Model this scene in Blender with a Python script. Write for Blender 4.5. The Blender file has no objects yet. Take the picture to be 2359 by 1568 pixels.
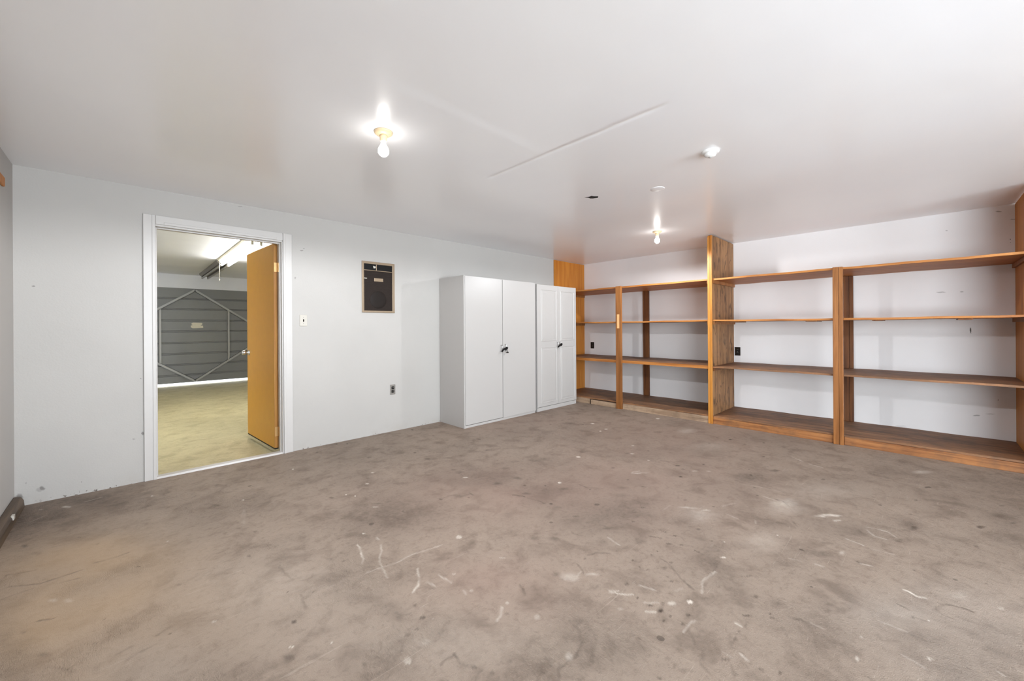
import bpy, math, random
import numpy as np
from mathutils import Vector, Matrix

C = bpy.context.scene.collection
S = bpy.context.scene
S.view_settings.view_transform = 'Standard'
S.view_settings.look = 'None'
S.view_settings.exposure = 0.97
S.view_settings.gamma = 1.0
S.view_settings.use_curve_mapping = False
S.cycles.use_denoising = True
S.cycles.use_adaptive_sampling = True
S.cycles.adaptive_threshold = 0.06
S.cycles.max_bounces = 7
S.cycles.diffuse_bounces = 6
S.cycles.sample_clamp_indirect = 8.0

# ---------------------------------------------------------------- camera
F_PX, CX, CY = 914.616, 1179.5, 752.79
YAW, ROLL = math.radians(45.95), math.radians(-0.361)
cam_d = bpy.data.cameras.new('camera')
cam = bpy.data.objects.new('camera', cam_d); C.objects.link(cam)
cam_d.sensor_fit = 'HORIZONTAL'; cam_d.sensor_width = 36.0
cam_d.lens = F_PX / 2359 * 36.0
cam_d.shift_x = 0.0
cam_d.shift_y = -(784 - CY) / 2359
cam_d.clip_start = 0.02; cam_d.clip_end = 200
fw = Vector((math.cos(YAW), math.sin(YAW), 0)); rt = Vector((math.sin(YAW), -math.cos(YAW), 0)); up = Vector((0, 0, 1))
r3 = rt * math.cos(ROLL) + up * math.sin(ROLL); u3 = -rt * math.sin(ROLL) + up * math.cos(ROLL)
M = Matrix((r3, u3, -fw)).transposed().to_4x4(); M.translation = Vector((0, 0, 1.2))
cam.matrix_world = M
S.camera = cam

# ---------------------------------------------------------------- light
YB = -6.0      # wall far behind the camera, with an opening added for the fill light
BULB_E, BULB_W, TUBE_E = 11.0, 12.0, 24.0
world = bpy.data.worlds.new('sky'); S.world = world; world.use_nodes = True
bg = world.node_tree.nodes['Background']; bg.inputs[0].default_value = (0.90, 0.95, 1.0, 1); bg.inputs[1].default_value = 3.0

def area(name, loc, rot, sx, sy, power, col):
    d = bpy.data.lights.new(name, 'AREA'); d.shape = 'RECTANGLE'; d.size = sx; d.size_y = sy
    d.energy = power; d.color = col; d.spread = math.radians(125)
    o = bpy.data.objects.new(name, d); C.objects.link(o); o.location = loc; o.rotation_euler = rot
    return o
# fill lights added out of view, at made-up openings behind the camera
FILL_COLOR = (0.84, 0.93, 1.0)
area('rear_fill_light', (1.7, YB - .13, 1.2), (math.radians(124), 0, 0), 4.0, 1.9, 165, FILL_COLOR)
area('side_fill_light', (-.557 - .13, -2.7, 1.15), (math.radians(108), 0, math.radians(-66)), 2.8, 1.7, 60, FILL_COLOR)

# ---------------------------------------------------------------- room numbers
D, XL, XR, H, YN = 4.276, -0.557, 5.948, 2.32, -0.80
XS = 5.144
YE_ = -.63

DARK_SPOTS = [
(1.2758,2.3367,0.2398,-0.2383,-0.1271,-0.2312,0.3,1),
(1.1542,2.3914,0.1375,-0.1366,-0.0803,-0.1652,0.12,1),
(2.0177,2.3885,0.2657,-0.2656,-0.127,-0.1496,0.16,1),
(2.3116,2.505,0.3422,-0.3431,-0.2177,-0.2349,0.12,1),
(2.2979,1.3379,0.1582,-0.1572,-0.1293,-0.0748,0.3,1),
(2.0628,1.41,0.1326,-0.1316,-0.1157,-0.0786,0.22,1),
(2.5034,1.3578,0.1257,-0.1252,-0.0746,-0.0402,0.15,1),
(3.5401,0.9552,0.0916,-0.0916,-0.1324,-0.0355,0.36,1),
(2.2341,0.7862,0.0622,-0.0616,-0.0953,-0.0332,0.26,1),
(2.1161,0.7286,0.034,-0.0335,-0.0695,-0.0237,0.26,1),
(4.6825,-0.4517,0.3782,-0.3775,-0.5716,0.0557,0.26,1),
(4.534,0.0659,0.2917,-0.292,-0.1856,-0.0025,0.2,1),
(-0.4111,3.9054,0.2385,-0.2368,0.0319,-0.3065,0.42,1),
(-0.1923,4.0906,0.3313,-0.3299,0.0086,-0.1884,0.34,1),
(-0.5263,3.8661,0.1142,-0.1133,0.058,-0.4295,0.4,1),
(-0.3466,2.4567,0.0721,-0.0708,0.0433,-0.3114,0.2,1),
(3.0579,0.2411,0.106,-0.1051,-0.1286,-0.0099,0.14,1),
(2.8039,0.6364,0.1112,-0.1103,-0.1111,-0.025,0.13,1),
(3.963,-0.3984,0.113,-0.1123,-0.4521,0.046,0.16,1),
(2.2212,1.8935,0.1572,-0.1568,-0.0826,-0.0701,0.2,1),
(2.1823,1.6303,0.1248,-0.1242,-0.0751,-0.0558,0.15,1),
(3.5888,1.8081,0.3485,-0.3509,-0.2497,-0.1253,0.1,1),
(3.8293,2.4384,0.607,-0.6152,-0.4696,-0.298,0.1,1),
(4.6476,1.3664,0.3838,-0.3883,-0.2508,-0.0734,0.16,1),
(2.2764,-0.1773,0.0787,-0.0773,-0.1827,0.0146,0.12,1),
(2.2068,-0.0236,0.0704,-0.0692,-0.0919,0.0012,0.1,1),
(0.7972,1.5766,0.0501,-0.0493,-0.0247,-0.0484,0.25,2),
(0.7924,1.5108,0.0281,-0.0277,-0.0107,-0.0202,0.2,2),
(0.9062,1.3488,0.0749,-0.0737,-0.0266,-0.0392,0.08,1),
(3.3281,1.8893,0.1689,-0.1699,-0.1116,-0.0631,0.1,1),
(1.6068,0.7712,0.0099,-0.0098,-0.0125,-0.0059,0.6,3),
(1.6122,0.8826,0.0055,-0.0055,-0.0079,-0.0043,0.5,3),
(1.6049,0.8195,0.0088,-0.0086,-0.0076,-0.0039,0.5,3),
(1.5634,0.739,0.0058,-0.0057,-0.0076,-0.0036,0.55,3),
(1.6082,0.734,0.0039,-0.0038,-0.0074,-0.0033,0.5,3),
(1.5997,0.6779,0.0057,-0.0056,-0.0071,-0.003,0.55,3),
(1.6663,0.6785,0.0071,-0.007,-0.0089,-0.0036,0.55,3),
(1.666,0.5055,0.0078,-0.0077,-0.0106,-0.0032,0.6,3),
(1.6365,0.5157,0.0095,-0.0094,-0.0138,-0.0043,0.3,2),
(1.719,0.5036,0.0043,-0.0042,-0.0062,-0.0018,0.5,3),
(1.7778,0.4985,0.0044,-0.0043,-0.0105,-0.0029,0.4,3),
(1.5383,0.4998,0.0119,-0.0116,-0.0072,-0.0023,0.5,3),
(1.8423,0.5123,0.015,-0.0147,-0.0064,-0.0017,0.55,3),
(1.9159,0.4444,0.0046,-0.0045,-0.0066,-0.0015,0.5,3),
(1.8967,0.4342,0.0058,-0.0057,-0.0058,-0.0013,0.5,3),
(1.9575,0.3554,0.0134,-0.0132,-0.0103,-0.0018,0.5,3),
(1.8358,0.8262,0.0074,-0.0073,-0.0096,-0.0043,0.45,3),
(1.8389,0.9465,0.007,-0.0069,-0.0067,-0.0034,0.5,3),
(1.8288,0.9881,0.0047,-0.0046,-0.0051,-0.0027,0.6,3),
(1.8559,1.0406,0.0032,-0.0032,-0.0044,-0.0024,0.6,3),
(1.9072,0.8941,0.0101,-0.01,-0.0122,-0.0057,0.35,2),
(1.9729,0.8901,0.0063,-0.0063,-0.0074,-0.0033,0.5,3),
(1.8533,0.8554,0.0053,-0.0052,-0.0066,-0.003,0.4,3),
(1.6649,0.9643,0.008,-0.0079,-0.0093,-0.0053,0.45,3),
(1.9689,0.9913,0.0041,-0.0041,-0.0048,-0.0024,0.6,3),
(2.0247,0.9851,0.0042,-0.0041,-0.004,-0.0019,0.6,3),
(2.1356,0.9784,0.0138,-0.0136,-0.0087,-0.0039,0.5,3),
(2.1741,0.9247,0.0077,-0.0076,-0.0077,-0.0032,0.5,3),
(2.1747,0.8484,0.005,-0.005,-0.0064,-0.0025,0.6,3),
(2.1691,0.832,0.0075,-0.0074,-0.0064,-0.0024,0.4,3),
(2.2471,0.9902,0.0089,-0.0089,-0.0071,-0.0031,0.5,3),
(2.2425,1.0499,0.0064,-0.0063,-0.0048,-0.0022,0.5,3),
(2.2453,1.0827,0.0055,-0.0055,-0.0049,-0.0023,0.5,3),
(2.3331,0.8257,0.0052,-0.0052,-0.0048,-0.0017,0.5,3),
(1.584,0.3967,0.0055,-0.0054,-0.0077,-0.0019,0.4,3),
(1.6136,0.349,0.0043,-0.0043,-0.0072,-0.0015,0.45,3),
(1.298,0.6285,0.0048,-0.0047,-0.0057,-0.0027,0.4,3),
(1.3968,0.6487,0.0074,-0.0073,-0.0075,-0.0034,0.3,3),
(1.3915,0.5888,0.0176,-0.0173,-0.009,-0.0038,0.25,3),
(1.6913,1.2197,0.0065,-0.0064,-0.0056,-0.004,0.5,3),
(1.9927,0.5208,0.0111,-0.0109,-0.0114,-0.0029,0.35,3),
(2.5848,0.4575,0.0075,-0.0074,-0.0089,-0.0016,0.6,3),
(1.9513,0.9765,0.0243,-0.0241,-0.0187,-0.0093,0.12,1),
(2.3041,0.7729,0.0509,-0.0503,-0.0693,-0.023,0.16,1),
(1.9996,0.4451,0.0202,-0.0199,-0.0397,-0.0087,0.18,2),
(1.4864,1.2415,0.0152,-0.015,-0.016,-0.0132,0.3,2),
(1.3166,0.9733,0.0256,-0.0252,-0.0247,-0.0181,0.28,2),
(1.5334,1.0576,0.018,-0.0178,-0.0195,-0.0134,0.2,2),
(1.3724,1.097,0.0086,-0.0085,-0.0083,-0.0066,0.25,2),
(1.2736,0.895,0.0212,-0.0208,-0.0499,-0.0347,0.14,2),
(1.8913,1.244,0.0218,-0.0216,-0.0272,-0.0178,0.25,2),
(2.0453,1.1075,0.0218,-0.0216,-0.0264,-0.0142,0.2,2),
(1.735,1.4474,0.0177,-0.0176,-0.0272,-0.0225,0.22,2),
(2.0432,1.2975,0.0278,-0.0276,-0.0134,-0.0085,0.25,2),
(4.5507,1.4111,0.0105,-0.0106,-0.0176,-0.0054,0.7,3),
(4.6688,1.1386,0.0078,-0.0079,-0.022,-0.0053,0.55,3),
(4.1709,1.0118,0.0112,-0.0113,-0.014,-0.0034,0.6,3),
(3.3891,1.4609,0.0173,-0.0173,-0.0107,-0.0046,0.6,3),
(3.1554,1.3431,0.0105,-0.0105,-0.0139,-0.0059,0.7,3),
(3.5901,0.9681,0.0075,-0.0075,-0.016,-0.0043,0.7,3),
(3.5807,1.3269,0.008,-0.0081,-0.0143,-0.0053,0.5,3),
(3.3429,1.4021,0.0117,-0.0117,-0.0129,-0.0054,0.4,3),
(2.802,1.6028,0.0085,-0.0085,-0.0121,-0.0069,0.45,3),
(2.4388,1.7036,0.0057,-0.0057,-0.0083,-0.0057,0.6,3),
(2.2689,1.534,0.0158,-0.0157,-0.0141,-0.0095,0.5,3),
(2.2278,1.2423,0.0077,-0.0076,-0.0063,-0.0035,0.5,3),
(2.234,1.2757,0.0068,-0.0068,-0.0051,-0.0029,0.4,3),
(2.4494,1.2852,0.0113,-0.0113,-0.006,-0.0031,0.5,3),
(3.926,3.0511,0.0573,-0.0584,-0.0449,-0.0347,0.35,2),
(3.1453,2.2733,0.0522,-0.0526,-0.0391,-0.0281,0.3,2),
(2.8925,1.4347,0.0226,-0.0226,-0.0286,-0.0141,0.25,2),
(3.8254,0.8573,0.0255,-0.0255,-0.0349,-0.0078,0.3,2),
(2.3125,1.8522,0.0289,-0.0288,-0.0189,-0.0151,0.35,2),
(2.6358,1.558,0.0347,-0.0347,-0.0253,-0.0149,0.2,2),
(2.504,1.4981,0.0498,-0.0496,-0.0328,-0.0195,0.22,2),
(3.5014,0.9676,0.0549,-0.0549,-0.0763,-0.0209,0.14,1),
(3.3854,1.9463,0.0219,-0.0221,-0.0147,-0.0084,0.4,3),
(4.3137,2.0898,0.0348,-0.0354,-0.027,-0.013,0.3,3),
(4.4733,1.2492,0.0124,-0.0125,-0.0166,-0.0046,0.45,3),
(2.954,1.8289,0.0132,-0.0132,-0.0115,-0.0071,0.35,3),
(2.7646,1.4583,0.0081,-0.0081,-0.0076,-0.004,0.4,3),
(2.7574,1.1442,0.0086,-0.0085,-0.0158,-0.0065,0.35,3),
(2.4148,0.9254,0.011,-0.011,-0.0105,-0.004,0.4,3),
(2.0356,1.5339,0.0173,-0.0172,-0.0095,-0.0071,0.35,3),
(2.0512,1.7577,0.0074,-0.0074,-0.0064,-0.0055,0.5,3),
(2.0257,1.7949,0.0074,-0.0074,-0.0064,-0.0056,0.5,3),
(2.4797,1.6853,0.0461,-0.046,-0.0237,-0.016,0.2,2),
(2.0357,1.6966,0.0415,-0.0413,-0.0249,-0.0207,0.2,2),
(4.2335,-0.0281,0.0156,-0.0156,-0.0252,0.0002,0.75,3),
(3.8697,0.0368,0.0086,-0.0086,-0.0122,-0.0001,0.6,3),
(3.5943,0.2006,0.0097,-0.0096,-0.0138,-0.0007,0.6,3),
(3.7254,0.2431,0.004,-0.004,-0.012,-0.0008,0.5,3),
(3.5539,0.0588,0.0098,-0.0097,-0.0104,-0.0002,0.5,3),
(3.3273,0.0353,0.0194,-0.0193,-0.0317,-0.0003,0.5,3),
(3.62,-0.2391,0.016,-0.0159,-0.0272,0.0018,0.6,3),
(3.9141,-0.3301,0.0272,-0.027,-0.0368,0.0031,0.35,2),
(3.2921,-0.1962,0.0095,-0.0094,-0.0103,0.0006,0.5,3),
(2.7562,0.0339,0.0062,-0.0061,-0.0078,-0.0001,0.55,3),
(2.3072,0.0341,0.008,-0.0079,-0.0088,-0.0001,0.55,3),
(2.1638,0.2862,0.0177,-0.0174,-0.014,-0.0018,0.4,2),
(2.1,0.2848,0.0115,-0.0113,-0.0102,-0.0014,0.3,2),
(2.1765,0.2325,0.0186,-0.0184,-0.0149,-0.0016,0.3,2),
(1.6126,0.3478,0.0048,-0.0047,-0.0084,-0.0018,0.45,3),
(3.8307,0.8533,0.0303,-0.0304,-0.0365,-0.0081,0.35,2),
(3.0831,0.0953,0.0206,-0.0204,-0.0238,-0.0007,0.35,3),
(2.7598,0.3755,0.0215,-0.0213,-0.0158,-0.0021,0.3,2),
(4.1478,-0.3588,0.014,-0.014,-0.019,0.0017,0.4,3),
(3.8272,-0.3677,0.014,-0.0139,-0.0187,0.0018,0.45,3),
(2.8475,-0.2003,0.0072,-0.0071,-0.0091,0.0007,0.4,3),
(2.6465,-0.009,0.0405,-0.04,-0.0565,0.0003,0.12,2),
(2.8312,-0.2386,0.0026,-0.0026,-0.0044,0.0004,0.5,3),
(3.8843,0.5388,0.012,-0.012,-0.0209,-0.0029,0.4,3),
(2.5732,-0.0172,0.0087,-0.0086,-0.0053,0.0,0.3,3),
(4.2689,0.4592,0.064,-0.0642,-0.0819,-0.0087,0.25,2),
(2.6059,0.3953,0.0567,-0.056,-0.0413,-0.0062,0.24,2),
(2.005,0.4548,0.0297,-0.0293,-0.0402,-0.009,0.2,2),
(0.7762,1.4037,0.0087,-0.0085,-0.0052,-0.0092,0.45,4),
(0.8688,1.4439,0.0088,-0.0087,-0.0058,-0.0095,0.5,4),
(0.8226,1.4054,0.0068,-0.0067,-0.0033,-0.0056,0.5,4),
(0.8873,1.5328,0.0074,-0.0073,-0.0054,-0.0092,0.3,3),
(0.8451,1.4893,0.005,-0.0049,-0.0032,-0.0056,0.35,3),
(0.4816,1.5477,0.0172,-0.0169,-0.005,-0.0157,0.3,2),
(0.413,1.6078,0.014,-0.0138,-0.0045,-0.0174,0.35,2),
(0.4844,1.7922,0.0053,-0.0052,-0.0028,-0.0102,0.45,3),
(0.6021,1.3899,0.0076,-0.0075,-0.003,-0.0069,0.35,3),
(0.5148,2.0165,0.0039,-0.0038,-0.0012,-0.0046,0.6,3),
(0.598,1.9322,0.0031,-0.0031,-0.0011,-0.0035,0.6,3),
(0.7908,2.0785,0.0044,-0.0043,-0.0029,-0.0074,0.4,3),
(0.901,1.045,0.0089,-0.0087,-0.0044,-0.005,0.35,3),
(1.1346,1.214,0.0078,-0.0077,-0.0057,-0.006,0.3,3),
(1.0037,1.5728,0.0071,-0.007,-0.0042,-0.0065,0.35,3),
(1.7238,1.4634,0.0241,-0.0238,-0.0195,-0.0165,0.35,2),
(1.6563,1.5392,0.0241,-0.0239,-0.017,-0.0156,0.25,2),
(0.9556,0.988,0.0074,-0.0073,-0.0073,-0.0075,0.18,4),
(0.7333,1.52,0.0048,-0.0048,-0.0024,-0.0049,0.25,3),
(1.5456,4.2188,0.0088,-0.0089,-0.008,-0.0217,0.6,3),
(1.6281,4.1475,0.0088,-0.0089,-0.0084,-0.0214,0.6,3),
(2.3975,4.1707,0.0079,-0.0081,-0.0113,-0.0195,0.7,3),
(1.9711,3.3915,0.0114,-0.0115,-0.0076,-0.0129,0.5,3),
(1.0315,2.9117,0.0151,-0.015,-0.0059,-0.0164,0.45,3),
(1.2837,2.361,0.0078,-0.0077,-0.0042,-0.0077,0.5,3),
(1.5684,2.344,0.0083,-0.0083,-0.0066,-0.0098,0.5,3),
(2.0232,2.2627,0.0291,-0.0291,-0.0216,-0.0241,0.45,2),
(2.1554,2.0984,0.0077,-0.0077,-0.0082,-0.0079,0.5,3),
(2.2608,1.9867,0.0051,-0.0051,-0.0068,-0.006,0.5,3),
(2.0554,1.7535,0.0092,-0.0091,-0.0083,-0.0071,0.5,3),
(2.4793,2.5309,0.0452,-0.0454,-0.0221,-0.0225,0.2,2),
(2.2818,2.4748,0.0358,-0.0359,-0.0155,-0.0167,0.3,2),
(2.2109,2.2446,0.0335,-0.0335,-0.021,-0.0213,0.35,2),
(1.6989,2.3115,0.0365,-0.0363,-0.0195,-0.0263,0.3,2),
(1.9662,2.6732,0.0253,-0.0253,-0.0163,-0.022,0.3,2),
(1.5978,3.5689,0.0173,-0.0174,-0.0104,-0.023,0.4,3),
(1.3057,4.0716,0.0115,-0.0116,-0.0063,-0.0196,0.4,3),
(1.9586,3.1451,0.0185,-0.0186,-0.0143,-0.0228,0.35,3),
(2.6986,3.3013,0.0126,-0.0128,-0.0115,-0.0141,0.5,3),
(1.972,3.8181,0.079,-0.0798,-0.0245,-0.0473,0.2,2),
(0.972,2.6708,0.0223,-0.0222,-0.0089,-0.0243,0.2,2),
(1.9708,2.7465,0.0143,-0.0143,-0.0133,-0.0184,0.3,3),
(2.5277,2.9462,0.0247,-0.0249,-0.0172,-0.02,0.35,3),
(2.6653,2.4119,0.0685,-0.0688,-0.0385,-0.0347,0.2,2),
(2.1129,3.0368,0.0311,-0.0313,-0.0136,-0.0195,0.25,3),
(1.2229,2.5949,0.0233,-0.0232,-0.0067,-0.0141,0.3,3),
(1.7368,1.8526,0.0326,-0.0324,-0.0222,-0.0236,0.2,2),
(2.0591,1.9812,0.0304,-0.0303,-0.0133,-0.0127,0.35,2),
(0.0327,2.7632,0.0081,-0.008,-0.0001,-0.008,0.55,3),
(0.0033,2.3464,0.0021,-0.0021,-0.0,-0.0046,0.6,3),
(-0.0752,2.3609,0.0037,-0.0037,0.0001,-0.0045,0.5,3),
(-0.0966,2.2082,0.0053,-0.0052,0.0002,-0.0049,0.5,3),
(-0.2312,2.2639,0.0166,-0.0163,0.0027,-0.0269,0.3,2),
(0.1655,2.4351,0.0103,-0.0101,-0.0008,-0.0119,0.35,3),
(0.4552,2.4805,0.0115,-0.0114,-0.0022,-0.0121,0.35,3),
(0.533,2.7493,0.0094,-0.0093,-0.0029,-0.015,0.3,3),
(0.4834,1.7928,0.0065,-0.0064,-0.0032,-0.0118,0.5,3),
(-0.303,2.4836,0.0079,-0.0078,0.0014,-0.0113,0.4,3),
(0.5141,2.0162,0.0041,-0.004,-0.0011,-0.0042,0.5,3),
(0.4179,3.3519,0.0243,-0.0242,-0.0033,-0.0263,0.3,2),
(-0.1303,3.2164,0.0045,-0.0044,0.0003,-0.0083,0.5,3),
(-0.2091,3.3932,0.0092,-0.0091,0.0007,-0.0113,0.4,3),
(-0.4174,3.4769,0.0189,-0.0187,0.0024,-0.0201,0.45,3),
(0.4155,1.6202,0.0163,-0.016,-0.0053,-0.0205,0.25,2),
(-0.0911,2.0353,0.0105,-0.0103,0.0012,-0.0281,0.2,2),
(-0.3555,3.3149,0.0215,-0.0212,0.003,-0.0287,0.25,2),
(-0.3116,2.4148,0.0458,-0.045,0.0081,-0.0638,0.1,1)]
LIGHT_SPOTS = [
(1.4541,3.1744,0.0106,-0.0106,-0.0048,-0.0105,0.7,3),
(1.3194,2.9754,0.0105,-0.0105,-0.0041,-0.0091,0.8,3),
(1.1246,2.8925,0.0037,-0.0037,-0.0032,-0.0083,0.9,3),
(1.1635,2.8252,0.0037,-0.0036,-0.0033,-0.008,0.9,3),
(1.0063,3.7329,0.0036,-0.0036,-0.0034,-0.0127,0.9,3),
(0.984,2.2718,0.0075,-0.0074,-0.0029,-0.0066,0.8,3),
(1.3607,1.8538,0.0122,-0.0121,-0.0109,-0.0148,0.55,4),
(1.1926,2.5487,0.0183,-0.0182,-0.004,-0.0085,0.35,3),
(1.9341,2.5499,0.0136,-0.0136,-0.0062,-0.0081,0.6,3),
(2.3768,1.9423,0.0104,-0.0104,-0.0128,-0.0104,0.6,3),
(4.9316,2.388,0.0178,-0.0182,-0.0294,-0.0142,0.8,3),
(4.1246,2.8327,0.0171,-0.0174,-0.0235,-0.0161,0.8,3),
(3.8858,2.5716,0.0106,-0.0108,-0.0164,-0.0108,0.9,3),
(4.0079,2.5737,0.0162,-0.0164,-0.0172,-0.011,0.6,3),
(2.9695,2.2108,0.0157,-0.0158,-0.0151,-0.0112,0.8,3),
(3.6412,2.0252,0.0109,-0.011,-0.0101,-0.0056,0.6,3),
(3.4035,1.9049,0.0146,-0.0147,-0.0118,-0.0066,0.5,3),
(2.3783,1.9423,0.0108,-0.0108,-0.0118,-0.0096,0.6,3),
(2.6063,0.9982,0.0645,-0.0641,-0.092,-0.035,0.22,1),
(2.6553,1.0804,0.036,-0.0358,-0.0162,-0.0065,0.3,2),
(2.702,0.9892,0.0203,-0.0202,-0.0097,-0.0035,0.3,2),
(2.3746,0.7734,0.0043,-0.0043,-0.0061,-0.002,0.6,3),
(3.3391,1.7068,0.0083,-0.0083,-0.0082,-0.0042,0.6,3),
(3.0063,1.6142,0.0572,-0.0572,-0.0113,-0.0061,0.3,3),
(3.3579,1.3148,0.0166,-0.0166,-0.0077,-0.003,0.5,3),
(3.4378,1.2348,0.0128,-0.0128,-0.0078,-0.0028,0.5,3),
(4.5833,1.8843,0.0789,-0.0801,-0.0966,-0.0396,0.2,2),
(4.1666,1.4951,0.1231,-0.1242,-0.1538,-0.0549,0.12,1),
(3.1061,0.632,0.0766,-0.0762,-0.1132,-0.0228,0.2,1),
(1.7506,0.7068,0.0085,-0.0084,-0.0126,-0.005,0.9,4),
(1.6836,0.7583,0.0142,-0.014,-0.0121,-0.0054,0.5,3),
(2.2103,0.7204,0.0105,-0.0104,-0.0074,-0.0024,0.7,3),
(1.5185,1.1859,0.0339,-0.0335,-0.0256,-0.0198,0.3,2),
(1.1505,0.9008,0.0115,-0.0113,-0.0155,-0.012,0.28,3),
(2.5369,0.6207,0.0867,-0.0859,-0.1174,-0.0284,0.16,1),
(1.4991,0.9003,0.01,-0.0099,-0.0071,-0.0042,0.3,2),
(1.601,1.1164,0.0227,-0.0224,-0.0086,-0.0059,0.3,2),
(3.1671,0.4196,0.0582,-0.0578,-0.0231,-0.003,0.6,3),
(3.1162,0.3695,0.0202,-0.0201,-0.0176,-0.0021,0.4,3),
(2.0623,-0.0137,0.0049,-0.0048,-0.0111,0.0001,0.6,3),
(2.0195,0.171,0.003,-0.003,-0.0054,-0.0004,0.6,3),
(1.8822,0.1673,0.0071,-0.0069,-0.011,-0.0009,0.4,3),
(3.1878,0.6552,0.0526,-0.0524,-0.0748,-0.0152,0.3,2),
(4.6272,0.0115,0.0546,-0.0547,-0.0608,-0.0001,0.3,2),
(2.665,0.5821,0.0045,-0.0044,-0.007,-0.0015,0.6,3),
(2.7037,0.2986,0.0093,-0.0092,-0.0264,-0.0029,0.35,2),
(2.6453,-0.2234,0.0091,-0.0089,-0.0129,0.0011,0.3,3),
(2.6419,-0.1106,0.0345,-0.034,-0.0405,0.0018,0.12,2),
(2.2956,0.0641,0.1213,-0.1194,-0.0769,-0.002,0.08,1),
(0.7175,1.2978,0.0099,-0.0097,-0.0073,-0.013,0.4,4),
(0.4379,1.6644,0.013,-0.0127,-0.0008,-0.0031,0.45,3),
(0.5538,1.5729,0.0046,-0.0045,-0.0013,-0.0036,0.5,3),
(1.2075,1.1182,0.0106,-0.0104,-0.012,-0.011,0.25,3),
(1.1182,1.4366,0.0062,-0.0061,-0.0041,-0.0052,0.45,3),
(1.1809,1.2593,0.0052,-0.0051,-0.0051,-0.0054,0.35,3),
(0.8081,1.3269,0.0196,-0.0192,-0.0124,-0.0201,0.15,2),
(0.8962,1.4075,0.0018,-0.0017,-0.0044,-0.0069,0.4,3),
(1.1373,1.5903,0.0066,-0.0066,-0.0033,-0.0046,0.5,3),
(-0.3048,4.0355,0.0243,-0.0242,0.0019,-0.0252,0.5,3),
(-0.4219,4.1002,0.0093,-0.0093,0.0013,-0.0126,0.4,3),
(0.1203,3.8574,0.0057,-0.0057,-0.0004,-0.0128,0.8,3),
(0.5776,3.3149,0.0069,-0.0069,-0.0019,-0.0107,0.8,3),
(1.0049,3.739,0.0042,-0.0042,-0.004,-0.0147,0.9,3),
(0.2501,2.0256,0.0049,-0.0048,-0.0008,-0.0067,0.5,3),
(-0.1928,2.6381,0.0177,-0.0174,0.0012,-0.0162,0.2,2),
(-0.2459,2.6904,0.015,-0.0148,0.0015,-0.0165,0.25,2),
(0.4405,1.6619,0.0112,-0.0111,-0.0008,-0.0029,0.4,3),
(0.157,2.9723,0.0028,-0.0028,-0.0003,-0.0058,0.8,3),
(0.4961,2.0918,0.2894,-0.2855,-0.0688,-0.2863,0.1,1),
(0.8323,1.298,0.307,-0.3017,-0.0697,-0.1076,0.08,1),
(3.6214,0.4969,0.198,-0.1974,-0.1905,-0.0258,0.12,1)]
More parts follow.
